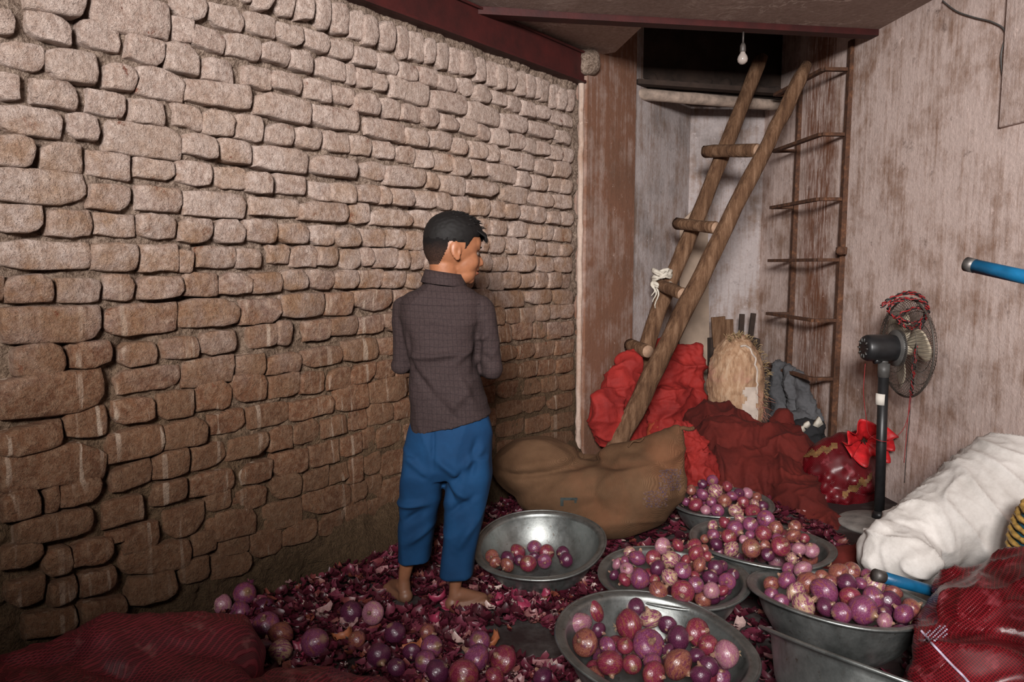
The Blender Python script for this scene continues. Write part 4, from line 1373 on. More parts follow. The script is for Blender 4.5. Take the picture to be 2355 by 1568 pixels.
def cage_side(sgn):
    vs, fs = [], []

    def addt(pts, r, seg=4):
        v, f = tube_geo(pts, r, seg)
        fs.extend(tuple(i + len(vs) for i in q) for q in f)
        vs.extend(v)
    for k in range(72):
        th = 2 * math.pi * k / 72
        dth = 0.10
        pts = []
        for r, x in ((0.06, 0.050), (0.11, 0.056), (0.17, 0.048), (0.215, 0.025), (RC, 0.0)):
            t2 = th + dth * (r / RC)
            pts.append(cc_ + Vector((sgn * x, r * math.cos(t2), r * math.sin(t2))))
        addt(pts, 0.0013, 3)
    for r, x in ((0.06, 0.050), (0.115, 0.057), (0.175, 0.047)):
        addt([cc_ + Vector((sgn * x, r * math.cos(t), r * math.sin(t))) for t in [2 * math.pi * i / 40 for i in range(41)]], 0.0016, 4)
    return vs, fs


for nm_, sg in (('rear_guard', -1), ('front_guard', 1)):
    vs, fs = cage_side(sg)
    put(link(nm_, mesh_from(nm_, vs, fs), MAT['fan_wire']), fan)
tube('guard_rim', [cc_ + Vector((0, RC * math.cos(t), RC * math.sin(t))) for t in [2 * math.pi * i / 64 for i in range(65)]], 0.005, MAT['fan_wire'], fan, 6)
tube('blade_hub', [cc_ + Vector((-0.03, 0, 0)), cc_ + Vector((0.025, 0, 0)), cc_ + Vector((0.032, 0, 0))], [0.035, 0.035, 0.02], MAT['fan_blade'], fan, 20)
for k in range(3):
    t0 = 2 * math.pi * k / 3 + 0.85
    vs, fs = [], []
    for i in range(9):
        r = 0.03 + 0.165 * i / 8
        wdt = 0.25 + 0.55 * math.sin(math.pi * min(1, 0.15 + 0.8 * i / 8))
        for j in range(7):
            t = t0 + (j / 6 - 0.5) * wdt * 1.6
            vs.append(cc_ + Vector((0.018 * (j / 6 - 0.5) * 2, r * math.cos(t), r * math.sin(t))))
    for i in range(8):
        for j in range(6):
            fs.append((i * 7 + j, i * 7 + j + 1, (i + 1) * 7 + j + 1, (i + 1) * 7 + j))
    bl = put(link('blade', mesh_from('blade', vs, fs), MAT['fan_blade']), fan)
    sm = bl.modifiers.new('t', 'SOLIDIFY')
    sm.thickness = 0.003

# twisted red and black flex looped over the fan guard
plain('flex_red', (0.24, 0.010, 0.012), 0.5, var=0.2)
plain('flex_black', (0.012, 0.010, 0.010), 0.5, var=0.2)
flex = empty('coiled_flex', at(2105, 700, fy - 0.07))
tag(flex, 'coil of twisted red and black wire hung over the fan cage', 'wire')
loop_px = [(2027, 702), (2050, 684), (2090, 675), (2120, 684), (2131, 706), (2124, 730), (2100, 742), (2070, 738), (2048, 722), (2046, 700), (2070, 686), (2105, 688), (2128, 702), (2132, 722),
           (2118, 745), (2090, 752), (2070, 745), (2066, 735), (2090, 712), (2120, 706), (2130, 725), (2116, 760), (2106, 800), (2104, 840), (2098, 880), (2094, 905)]
base_pts = catmull([at(x, y, fy - 0.075 - 0.02 * math.sin(i * 1.7)) for i, (x, y) in enumerate(loop_px)], 10)
base_pts2 = catmull([at(x + 4 * math.sin(i * 2.1), y + 5 * math.cos(i * 1.3), fy - 0.085 - 0.02 * math.cos(i * 1.1)) for i, (x, y) in enumerate(loop_px)], 10)
for src in (base_pts, base_pts2):
    for ph, mt in ((0, 'flex_red'), (math.pi, 'flex_black')):
        tube('strand', [q + Vector((0.0045 * math.cos(i * 0.8 + ph), 0.0045 * math.sin(i * 0.8 + ph), 0.003 * math.sin(i * 0.8 + ph))) for i, q in enumerate(src)], 0.0032, MAT[mt], flex, 5)
for mt, px_ in (('flex_red', [(2094, 900), (2088, 960), (2084, 1010), (2079, 1064)]), ('flex_black', [(2094, 905), (2092, 960), (2086, 1020), (2080, 1110)]),
                ('flex_red', [(1990, 836), (1986, 900), (1992, 960), (2000, 1000), (2040, 1015), (2075, 990), (2090, 950), (2096, 905)])):
    tube('strand', catmull([at(x, y, fy - 0.07) for x, y in px_], 8), 0.0017, MAT[mt], flex, 5)

# thin cable crossing the top of the plastered wall
def on_right(px, py, off=0.008):
    d = ray(px, py)
    o_ = Vector((0, 0, CAM_H))
    t = ((RW0 + RWN * off) - o_).dot(RWN) / d.dot(RWN)
    return o_ + d * t


cab = tube('wall_cable', catmull([on_right(x, y) for x, y in ((2168, 2), (2200, 26), (2240, 40), (2285, 52), (2312, 75), (2302, 130), (2308, 190), (2318, 240))], 8), 0.0035, MAT['fan_grey'], None, 6)
tag(cab, 'thin dark cable tacked high on the plastered wall', 'cable')
# ================================================================== tin bowls
def bowl_profile(R, H):
    t = 0.004
    out = [(0.001, 0.0), (R * 0.50, 0.0), (R * 0.56, 0.006), (R * 0.68, H * 0.22), (R * 0.80, H * 0.52), (R * 0.885, H * 0.86), (R * 0.905, H * 0.955),
           (R * 0.965, H * 0.985), (R * 0.99, H * 0.975), (R, H * 0.985), (R * 0.995, H), (R * 0.965, H * 1.012), (R * 0.90, H * 0.99), (R * 0.882, H * 0.95)]
    inn = [(R * 0.868, H * 0.86), (R * 0.785, H * 0.52), (R * 0.665, H * 0.23), (R * 0.55, 0.012), (R * 0.48, 0.006), (0.001, 0.006)]
    return out + inn


def make_bowl(center, R, H, tilt, label, dent=0.0):
    """center = middle of the rim; the bowl's object origin is at its base"""
    prof = []
    raw = bowl_profile(R, H)
    for (r0, z0), (r1, z1) in zip(raw[:-1], raw[1:]):      # extra rings keep the curves round
        prof += [(r0, z0), ((r0 + r1) / 2, (z0 + z1) / 2)]
    prof.append(raw[-1])
    vs, fs = lathe_geo(prof, 72)
    for v in vs:
        a_ = math.atan2(v.y, v.x)
        r_ = math.hypot(v.x, v.y)
        k = 1 + (0.010 * math.sin(2 * a_ + R * 40) + 0.006 * math.sin(5 * a_ + H * 90)) * (r_ / R) ** 2 + dent * 0.02 * max(0, math.cos(a_ - 2.0)) ** 8
        v.x *= k
        v.y *= k
        v.z += 0.004 * math.sin(3 * a_ + R * 77) * (r_ / R) ** 3
    o = link('tin_bowl', mesh_from('tin_bowl', vs, fs), MAT['tin'])
    rot = Euler((math.radians(tilt[0]), math.radians(tilt[1]), 0))
    o.rotation_euler = rot
    o.location = Vector(center) - rot.to_matrix() @ Vector((0, 0, H))
    # rolled wire bead round the lip
    ring = []
    for i in range(73):
        t = 2 * math.pi * i / 72
        k = 1 + (0.010 * math.sin(2 * t + R * 40) + 0.006 * math.sin(5 * t + H * 90)) + dent * 0.02 * max(0, math.cos(t - 2.0)) ** 8
        ring.append(Vector((R * 0.995 * k * math.cos(t), R * 0.995 * k * math.sin(t), H * 0.99 + 0.004 * math.sin(3 * t + R * 77))))
    v2, f2 = tube_geo(ring, 0.0048, 8, False)
    bd = link('rolled_rim', mesh_from('rolled_rim', v2, f2), MAT['tin'], o)
    tag(o, label, 'bowl', 'tin bowls for sorting onions')
    return o


def rim_center(px, py, h):
    return ground(px, py, h)


BOWLS = {}
for key, px, py, h, R, H, tl, label in (
        ('b1', 1240, 1247, 0.158, 0.265, 0.155, (9, -5), 'tin bowl with only a handful of onions beside the boy'),
        ('b2', 1548, 1322, 0.165, 0.265, 0.163, (0, 0), 'tin bowl heaped with onions in front of the jute sack'),
        ('b3', 1507, 1474, 0.175, 0.292, 0.172, (3, 5), 'half filled tin bowl of large onions at the front of the floor'),
        ('b4', 1750, 1246, 0.165, 0.278, 0.163, (-2, 2), 'tin bowl heaped with onions against the red tarpaulin'),
        ('b5', 1657, 1152, 0.150, 0.240, 0.148, (0, 0), 'tin bowl of onions tucked behind the jute sack'),
        ('b6', 1928, 1368, 0.175, 0.290, 0.172, (-6, 4), 'tin bowl heaped with onions below the white canvas sack')):
    c_ = rim_center(px, py, h)
    BOWLS[key] = (make_bowl(c_, R, H, tl, label, 1.0), c_, R, H)
# empty basin tipped up on its edge
tb = make_bowl(at(2062, 1572, 1.72), 0.33, 0.20, (-20, 24), 'empty tin basin tipped on its side before the heaped bowl', 0.5)

# ================================================================== onions
def onion_mat(name, c1, c2, c3, patch=None, pamt=0.6):
    a = NT(name)
    o_ = a.obj()
    x, y, z = a.sep(o_)
    ang = a.math('ARCTAN2', y, x)
    cmb = a.n('ShaderNodeCombineXYZ')
    a.set(cmb.inputs[0], a.math('SINE', ang))
    a.set(cmb.inputs[1], a.math('COSINE', ang))
    a.set(cmb.inputs[2], a.math('MULTIPLY', z, 5.0))
    rnd = a.n('ShaderNodeObjectInfo').outputs['Random']
    off = a.n('ShaderNodeVectorMath', operation='ADD')
    a.set(off.inputs[0], cmb.outputs[0])
    cm2 = a.n('ShaderNodeCombineXYZ')
    a.set(cm2.inputs[0], a.math('MULTIPLY', rnd, 37.0))
    a.set(off.inputs[1], cm2.outputs[0])
    st = a.noise(7.0, off.outputs[0], detail=4, rough=0.6)
    big = a.noise(1.1, off.outputs[0], detail=4, rough=0.6)
    c = a.ramp(st, [(0.28, c1), (0.52, c2), (0.74, c3)])
    c = a.mix(a.rng(big, 0.35, 0.68), c, a.mix(0.45, c, c1))
    if patch:
        pn = a.noise(1.6, off.outputs[0], detail=5, rough=0.6)
        pm = a.rng(pn, 0.62 - 0.2 * pamt, 0.66 - 0.2 * pamt)
        c = a.mix(a.math('MULTIPLY', pm, 0.9), c, a.mix(a.rng(st, 0.3, 0.7), tuple(v * 0.6 for v in patch), patch))
    # dry brown root plate and neck
    zz_ = a.math('ABSOLUTE', z)
    c = a.mix(a.rng(zz_, 0.83, 0.97), c, (0.26, 0.155, 0.09))
    nm = a.bump(st, 0.18, 0.02)
    r = a.rng(st, 0.3, 0.7, 0.17, 0.34)
    MAT[name] = a.done(c, r, 0.0, nm, Specular_IOR_Level=0.55, Coat_Weight=0.35, Coat_Roughness=0.18)


onion_mat('onion_purple', (0.085, 0.014, 0.046), (0.185, 0.042, 0.105), (0.33, 0.13, 0.21), (0.27, 0.085, 0.07), 0.35)
onion_mat('onion_dark', (0.042, 0.008, 0.026), (0.085, 0.016, 0.045), (0.17, 0.045, 0.085))
onion_mat('onion_red', (0.095, 0.008, 0.022), (0.19, 0.022, 0.048), (0.34, 0.10, 0.11), (0.25, 0.075, 0.045), 0.4)
onion_mat('onion_copper', (0.12, 0.030, 0.024), (0.23, 0.078, 0.052), (0.37, 0.17, 0.115), (0.15, 0.030, 0.06), 0.4)
onion_mat('onion_pale', (0.19, 0.05, 0.10), (0.32, 0.13, 0.18), (0.52, 0.33, 0.33), (0.42, 0.25, 0.19), 0.3)
onion_mat('onion_patched', (0.12, 0.024, 0.070), (0.23, 0.055, 0.12), (0.36, 0.14, 0.20), (0.50, 0.34, 0.21), 0.75)
plain('dry_neck', (0.23, 0.125, 0.085), 0.85, var=0.35, scale=60)
plain('root_hair', (0.34, 0.23, 0.14), 0.9, var=0.35, scale=60)

KIND = {'p': ('onion_purple', 'purple'), 'd': ('onion_dark', 'dark maroon'), 'r': ('onion_red', 'crimson'), 'o': ('onion_copper', 'copper'), 'w': ('onion_pale', 'pale pink'), 't': ('onion_patched', 'patchy tan')}
ON_MESH = {}
rgn = random.Random(21)


def onion_profile(var):
    sq = (0.92, 0.84, 1.0, 0.78)[var]                    # squatness
    nk = (0.16, 0.20, 0.13, 0.18)[var]
    pr = [(0.001, -0.93 * sq), (0.09, -0.93 * sq), (0.17, -0.92 * sq), (0.34, -0.86 * sq), (0.58, -0.70 * sq), (0.80, -0.46 * sq), (0.95, -0.16 * sq), (1.0, 0.08 * sq),
          (0.96, 0.32 * sq), (0.83, 0.56 * sq), (0.62, 0.75 * sq), (0.40, 0.87 * sq), (nk + 0.06, 0.96 * sq), (nk, 1.06 * sq), (nk * 0.8, 1.14 * sq), (0.001, 1.16 * sq)]
    return pr


for kk in KIND:
    for var in range(4):
        vs, fs = lathe_geo(onion_profile(var), 22)
        for v in vs:
            n_ = noise.noise(Vector((v.x, v.y, v.z)) * 1.3 + Vector((var * 7, ord(kk), 0)))
            v.x *= 1 + 0.07 * n_
            v.y *= 1 - 0.05 * n_
            a_ = math.atan2(v.y, v.x)
            rb_ = 1 + 0.010 * math.sin(9 * a_ + var)
            v.x *= rb_
            v.y *= rb_
        me = mesh_from('onion', vs, fs)
        me.materials.append(MAT[KIND[kk][0]])
        me.polygons.foreach_set('use_smooth', [True] * len(me.polygons))
        ON_MESH[(kk, var)] = me

NECK = []
for var in range(3):
    vs, fs = tube_geo([(0, 0, 0.88), (0.01, 0.0, 1.04), (0.02 + 0.03 * var, 0.02, 1.14), (0.07 * var, 0.05, 1.22 + 0.10 * var)], [0.22, 0.16, 0.15, 0.09], 9, True,
                      lambda i, th: 1 + 0.22 * math.sin(3 * th + i))
    me = mesh_from('neck', vs, fs)
    me.materials.append(MAT['dry_neck'])
    NECK.append(me)
ROOT = []
for var in range(2):
    vs, fs = [], []
    for k in range(16):
        th = rgn.uniform(0, 2 * math.pi)
        r0 = rgn.uniform(0.02, 0.13)
        L = rgn.uniform(0.12, 0.30)
        p0 = Vector((r0 * math.cos(th), r0 * math.sin(th), -0.84))
        d = Vector((math.cos(th) * 0.8, math.sin(th) * 0.8, -0.55 + rgn.uniform(-0.2, 0.3)))
        v, f = tube_geo([p0, p0 + d * L * 0.5, p0 + d * L + Vector((rgn.uniform(-.06, .06), rgn.uniform(-.06, .06), 0.03))], [0.014, 0.011, 0.005], 3)
        fs += [tuple(i + len(vs) for i in q) for q in f]
        vs += v
    me = mesh_from('root_tuft', vs, fs)
    me.materials.append(MAT['root_hair'])
    ROOT.append(me)


def place_onion(c, r, kk, label, group, seed, parts=True):
    rg_ = random.Random(seed)
    var = rg_.randrange(4)
    o = bpy.data.objects.new('onion', ON_MESH[(kk, var)])
    COL.objects.link(o)
    o.location = c
    # necks and roots point every way, a good part of them towards the daylight
    d = Vector((rg_.uniform(-1, 1), rg_.uniform(-1.4, 0.6), rg_.uniform(-0.9, 1.0)))
    if d.length < 0.2:
        d = Vector((0, -0.5, 0.8))
    o.rotation_euler = d.to_track_quat('Z', 'Y').to_euler()
    o.scale = (r, r, r)
    if parts:
        n_ = bpy.data.objects.new('neck', NECK[rg_.randrange(3)])
        COL.objects.link(n_)
        n_.parent = o
        n_.scale = (1, 1, 0.80 if var == 3 else 0.92)
        if rg_.random() < 0.8:
            t_ = bpy.data.objects.new('root_tuft', ROOT[rg_.randrange(2)])
            COL.objects.link(t_)
            t_.parent = o
    tag(o, label, 'onion', group)
    return o


def relax(items, fixed_floor=None, bowl=None, rounds=60, slack=0.94):
    """push overlapping onions apart; keep them in the bowl or above the floor"""
    P_ = [it[0].copy() for it in items]
    R_ = [it[1] for it in items]
    n = len(P_)
    for _ in range(rounds):
        for i in range(n):
            for j in range(i + 1, n):
                d = P_[j] - P_[i]
                L = d.length
                m = (R_[i] + R_[j]) * slack
                if L < m and L > 1e-6:
                    if bowl is not None:                # part them mostly in depth so the heap keeps its outline
                        mid = ((P_[i] + P_[j]) * 0.5 - Vector((0, 0, CAM_H))).normalized()
                        al = d.dot(mid)
                        if abs(al) < 0.004:
                            al = math.copysign(0.004, al if al != 0 else 1)
                        lat = d - mid * d.dot(mid)
                        d = mid * al * 2.5 + lat * 0.45
                        d = d * ((m - L) / d.length * 0.5)
                    else:
                        d *= (m - L) / L * 0.5
                    P_[i] -= d
                    P_[j] += d
        for i in range(n):
            if bowl is not None:
                c, R, H = bowl
                q = P_[i] - c
                zr = min(0.0, q.z)
                wall = R * (0.62 + 0.27 * max(0.0, min(1.0, (zr + H) / H)))
                rho = math.hypot(q.x, q.y)
                lim = max(0.01, wall - R_[i] * 0.90)
                if q.z < -R_[i] * 0.55 and rho > lim:
                    P_[i].x = c.x + q.x * lim / rho
                    P_[i].y = c.y + q.y * lim / rho
                lo_z = c.z - H + R_[i] + 0.008
                if P_[i].z < lo_z:
                    P_[i].z = lo_z
            else:
                if P_[i].z < R_[i] * 0.93:
                    P_[i].z = R_[i] * 0.93
    return P_


def ray_dome(px, py, c, R, h, drop):
    """sight line meets the heap z = c.z + h*(1-(rho/R)^2) - drop"""
    d = ray(px, py)
    o_ = Vector((0, 0, CAM_H))
    t = 0.8
    while t < 6:
        p = o_ + d * t
        rho2 = ((p.x - c.x) ** 2 + (p.y - c.y) ** 2) / (R * R)
        if p.z < c.z + h * (1 - rho2) - drop and rho2 < 1.6:
            return p
        if p.z < 0.03:
            return p
        t += 0.004
    return None


HEAPS = {
    'b2': (1250, 1180, 4.0415, 0.15, 0.03, 'the bowl before the jute sack', '''915 285 80 p|1105 305 80 w|1248 300 64 r|1400 305 72 r|800 360 58 t|690 470 60 w|865 425 80 p|1020 420 75 r|1180 425 80 t|1320 445 55 r|1415 370 80 r|1440 480 75 o|1490 330 45 o|1620 400 55 o|1735 465 65 o|755 445 48 p|780 520 65 w|760 610 68 r|900 610 95 p|660 575 52 d|1060 520 75 d|1285 535 80 p|1190 600 80 t|1040 625 50 r|1410 590 50 r|1400 670 75 p|1065 705 95 o|1310 705 104 r|1545 720 76 w|1665 720 58 r|1600 505 72 d|1550 600 72 d|1705 635 76 p|1760 570 56 d|1520 400 48 r|1660 490 52 d'''),
    'b3': (1250, 1180, 4.0415, 0.03, 0.018, 'the half filled bowl', '''440 910 128 r|330 1025 120 w|390 1205 122 o|790 1040 140 r|855 880 88 d|1000 985 105 t|1150 1035 85 d|510 1085 70 d|615 1235 85 p|740 1235 75 r|980 1225 138 p|1250 1160 108 d|1430 1110 122 r|1540 1230 90 r|1690 1300 118 w|1420 1320 75 d|1245 1400 140 o|640 1390 120 r|800 1400 85 r|1010 1390 85 p|1020 1495 115 r|1530 1420 90 d|1460 1510 90 d|350 790 66 t|1150 1270 60 d'''),
    'b4': (1540, 1060, 4.3565, 0.135, 0.03, 'the bowl against the red tarpaulin', '''330 695 55 p|430 650 60 t|440 740 65 p|550 620 65 r|660 680 85 p|700 575 60 t|795 640 75 p|965 580 85 p|1170 560 75 r|1065 670 70 o|600 755 75 r|930 730 80 r|800 745 50 p|755 790 50 w|1235 745 78 o|1255 660 65 o|1365 675 75 w|1490 770 70 r|1085 790 60 p|1120 870 95 r|350 780 45 o|470 830 65 d|620 880 85 t|810 870 92 o|960 850 55 o|1295 880 70 w|1420 900 75 w|985 935 65 d|1200 955 60 t|1350 770 50 r|470 600 42 r|415 580 42 p'''),
    'b5': (1540, 1060, 4.3565, 0.145, 0.03, 'the bowl behind the jute sack', '''430 195 57 p|327 230 50 d|215 290 55 o|325 345 68 p|460 300 75 t|580 255 57 r|780 320 58 w|270 435 75 r|423 415 55 p|558 395 68 o|640 360 62 p|730 410 60 r|365 485 54 w|475 485 66 p|160 410 52 p|655 500 70 t|825 500 75 r|850 430 52 t|870 360 52 o|690 330 52 d|930 450 54 d'''),
    'b6': (1700, 1240, 3.5954, 0.085, 0.02, 'the bowl below the white sack', '''275 265 72 r|410 245 52 p|525 245 74 w|685 215 70 d|815 275 82 o|930 260 66 o|270 365 64 o|400 345 72 p|560 360 90 o|675 310 52 o|480 445 85 t|270 450 56 p|350 510 62 p|540 540 92 t|755 440 106 p|715 560 72 d|900 365 72 d|1010 365 54 p|900 470 80 r|850 600 76 p|1010 580 106 p|1120 375 86 t|1255 430 62 o|1100 485 82 p|1230 520 82 d|1350 610 76 p|1420 570 70 o|1170 655 62 w|1195 610 52 d|1060 300 52 p|760 350 52 o'''),
    'b1': (1080, 950, 3.485, -0.06, 0.03, 'the bowl beside the boy', '''150 1150 55 o|205 1190 50 o|310 1165 62 d|390 1110 70 r|520 1070 60 p|615 1115 65 r|600 1185 58 p|465 1205 68 r|300 1215 60 o|750 1120 56 d|770 1175 60 d|520 1150 44 d|400 1180 44 d'''),
}
seedc = 100
for key, (ox, oy, sc, hh, drop, where, data) in HEAPS.items():
    bo, c, R, H = BOWLS[key]
    items = []
    for cell in data.split('|'):
        x, y, r, kk = cell.split()
        px, py = ox + float(x) / sc, oy + float(y) / sc
        q = ray_dome(px, py, c, R * 0.92, hh, drop)
        if q is None:
            continue
        rad = float(r) / sc / F * (q - Vector((0, 0, CAM_H))).length * 0.985
        items.append([q, rad, kk, True])
    if key == 'b1':                                     # a few onions lying on the bowl's floor
        for it in items:
            it[0].z = max(it[0].z, c.z - H + it[1] + 0.01)
    # onions underneath that the top ones rest on
    nfill = {'b1': 0, 'b3': 12}.get(key, 14)
    rg_ = random.Random(ord(key[1]) * 3)
    for k in range(nfill):
        th, rr = rg_.uniform(0, 2 * math.pi), R * 0.66 * math.sqrt(rg_.random())
        zt_ = c.z + hh * (1 - (rr / R) ** 2) - drop - 0.075
        items.append([Vector((c.x + rr * math.cos(th), c.y + rr * math.sin(th), zt_ - rg_.uniform(0, 0.02))), rg_.uniform(0.027, 0.034), rg_.choice('drpo'), False])
    P_ = relax([(it[0], it[1]) for it in items], None, (c, R, H), 70, 0.93)
    for it, q in zip(items, P_):
        seedc += 1
        word = KIND[it[2]][1]
        size = 'large' if it[1] > 0.0385 else ('small' if it[1] < 0.0285 else 'middling')
        v = q - c
        rho = math.hypot(v.x, v.y) / R
        if not it[3]:
            pos = 'low down'
        elif rho < 0.42:
            pos = 'near the middle'
        elif abs(v.x) > abs(v.y) * 1.6:
            pos = 'on the brick side' if v.x < 0 else 'on the plaster side'
        elif v.y > 0:
            pos = 'by the far rim'
        else:
            pos = 'by the near rim'
        place_onion(q, it[1], it[2], f'{size} {word} onion {pos} of {where}', f'onions in {where}', seedc, it[3])

# loose onions on the floor
LOOSE = [
    (0, 1200, 3.364, '''1265 650 82 d|1410 570 88 o|1540 470 75 d|1870 460 84 p|1890 555 76 p|1700 490 70 d|1570 650 65 p|1700 640 75 w|1865 695 80 p|2040 660 75 d|2060 800 94 p|2170 860 88 o|1880 955 84 r|2040 970 70 d|2170 990 80 t|1800 1100 70 d'''),
    (600, 1250, 3.14, '''650 490 74 d|810 500 78 w|395 710 94 p|690 690 60 o|965 640 74 d|850 800 80 d|1090 780 62 d|1230 745 76 p|1580 710 74 p|1190 850 72 p|1280 920 82 d|1560 830 110 p|1750 840 96 r|1465 940 114 r|1690 950 66 r|2035 965 70 d|1200 640 58 o|980 890 62 d'''),
    (0, 0, 1.0, '''1813 1572 36 w|1722 1585 28 d'''),
]
items = []
for gi, (ox, oy, sc, data) in enumerate(LOOSE):
    for cell in data.split('|'):
        x, y, r, kk = cell.split()
        px, py, rp = ox + float(x) / sc, oy + float(y) / sc, float(r) / sc
        rad = 0.036
        for _ in range(4):
            q = ground(px, py, rad * 0.95)
            rad = rp / F * (q - Vector((0, 0, CAM_H))).length
        rad = min(rad, 0.046)
        # the heap by the wall is two onions deep where the photo piles them up
        lift = 0.03 if (gi == 0 and px > 430 and py < 1385) else 0.0
        q = ground(px, py, rad * 0.95 + lift + 0.012)
        items.append([q, rad, kk, gi, px])
P_ = relax([(it[0], it[1]) for it in items], None, None, 60, 0.93)
for it, q in zip(items, P_):
    seedc += 1
    word = KIND[it[2]][1]
    if it[3] == 2:
        where = 'on the floor between half filled bowl and tipped basin'
    elif it[3] == 0:
        where = 'against the foot of the brick wall' if it[0].z > 0.08 or it[4] < 440 else ('beside the two crimson net sacks' if q.y < 2.2 else 'on the floor beyond the long net sack')
    elif it[4] < 890:
        where = 'on the skin covered floor behind the boy'
    else:
        where = 'in the pile before the boy, ' + ('among the skins' if it[4] < 990 else ('on its bowl side' if it[4] > 1085 else 'in its middle'))
    size = 'large' if it[1] > 0.0385 else ('small' if it[1] < 0.0285 else 'middling')
    place_onion(q, it[1], it[2], f'{size} {word} onion {where}', f'onions {where}', seedc)

# ================================================================== drifts of papery skins
a = NT('onion_skin')
isl = a.n('ShaderNodeNewGeometry').outputs['Random Per Island']
c = a.ramp(isl, [(0.0, (0.030, 0.004, 0.009)), (0.38, (0.062, 0.007, 0.015)), (0.66, (0.115, 0.014, 0.030)), (0.82, (0.17, 0.032, 0.060)), (0.90, (0.20, 0.055, 0.030)), (0.965, (0.34, 0.16, 0.17)), (1.0, (0.60, 0.48, 0.42))])
st = a.noise(80, detail=3)
c = a.mix(a.rng(st, 0.35, 0.7), c, a.mix(0.5, c, (0.05, 0.006, 0.012)))
MAT['skin_peel'] = a.done(c, 0.42, 0.0, None, Specular_IOR_Level=0.5, Transmission_Weight=0.0)


def peel_geo(c, L, W, yaw, tilt_, curl, rg_, nu=4, nv=3):
    m = Matrix.Translation(c) @ Euler((rg_.uniform(-tilt_, tilt_), rg_.uniform(-tilt_, tilt_), yaw)).to_matrix().to_4x4()
    vs, fs = [], []
    for j in range(nv):
        for i in range(nu):
            u, v = i / (nu - 1) * 2 - 1, j / (nv - 1) * 2 - 1
            w = W * (1 - 0.55 * u * u) * rg_.uniform(0.8, 1.15)
            p = Vector((u * L, v * w, curl * (v * v * W + 0.6 * u * u * L) + rg_.uniform(-0.15, 0.15) * W))
            vs.append(m @ p)
    for j in range(nv - 1):
        for i in range(nu - 1):
            fs.append((j * nu + i, j * nu + i + 1, (j + 1) * nu + i + 1, (j + 1) * nu + i))
    return vs, fs


rg_ = random.Random(77)
bowl_xy = [(c.x, c.y, R * 0.62) for (_, c, R, H) in BOWLS.values()]


def wall_dist(x, y):
    return (Vector((x, y, 0)) - WP).dot(WN)


def drift(x, y):
    """how deep the skins lie"""
    wd_ = wall_dist(x, y)
    h = 0.075 * math.exp(-((wd_ - 0.12) / 0.16) ** 2) * (0.6 + 0.6 * noise.noise(Vector((x * 3, y * 3, 0))))
    h += 0.03 * math.exp(-(((x - 0.12) / 0.25) ** 2 + ((y - 2.72) / 0.2) ** 2)) * (0.8 + noise.noise(Vector((x * 6, y * 6, 3))))
    h += 0.022 * max(0, noise.noise(Vector((x * 4.5, y * 4.5, 7))) + 0.35)
    return max(0.0, h)


vs, fs = [], []
made = 0
tries = 0
while made < 15000 and tries < 60000:
    tries += 1
    x, y = rg_.uniform(-1.35, 1.5), rg_.uniform(1.62, 4.0)
    wd_ = wall_dist(x, y)
    if wd_ < 0.05 or any((x - bx) ** 2 + (y - by) ** 2 < br * br for bx, by, br in bowl_xy):
        continue
    dens = 0.75 + 0.45 * noise.noise(Vector((x * 2.4, y * 2.4, 1)))
    # bare concrete shows in front of the boy and by the bowls
    for bx, by, brx, bry in ((0.02, 2.42, 0.13, 0.09), (0.10, 2.33, 0.16, 0.08), (-0.06, 2.55, 0.07, 0.05)):
        if ((x - bx) / brx) ** 2 + ((y - by) / bry) ** 2 < 1:
            dens -= 0.95
    if x > 0.45:
        dens *= 0.35
    if (x - 0.05) ** 2 + (y - 2.75) ** 2 < 0.2:
        dens += 0.35
    if rg_.random() > dens:
        continue
    h = drift(x, y)
    fd = min(math.hypot(x + 0.43, y - 2.74), math.hypot(x + 0.385, y - 2.67), math.hypot(x + 0.15, y - 2.65), math.hypot(x + 0.235, y - 2.61))
    if fd < 0.055:
        continue
    h *= min(1.0, fd / 0.4)
    sz = rg_.choice((0.009, 0.012, 0.015, 0.019, 0.024)) * (0.9 + 0.4 * rg_.random())
    z = 0.006 + h * rg_.random() ** 0.5
    v, f = peel_geo(Vector((x, y, z)), sz, sz * rg_.uniform(0.45, 0.9), rg_.uniform(0, 6.28), 0.75 if h > 0.02 else 0.4, rg_.uniform(-0.1, 0.9), rg_)
    fs += [tuple(i + len(vs) for i in q) for q in f]
    vs += v
    made += 1
o = link('onion_skins', mesh_from('onion_skins', vs, fs), MAT['skin_peel'])
o['kind'] = 'stuff'
o['label'] = 'loose papery red onion skins strewn over the floor'
o['category'] = 'onion skins'

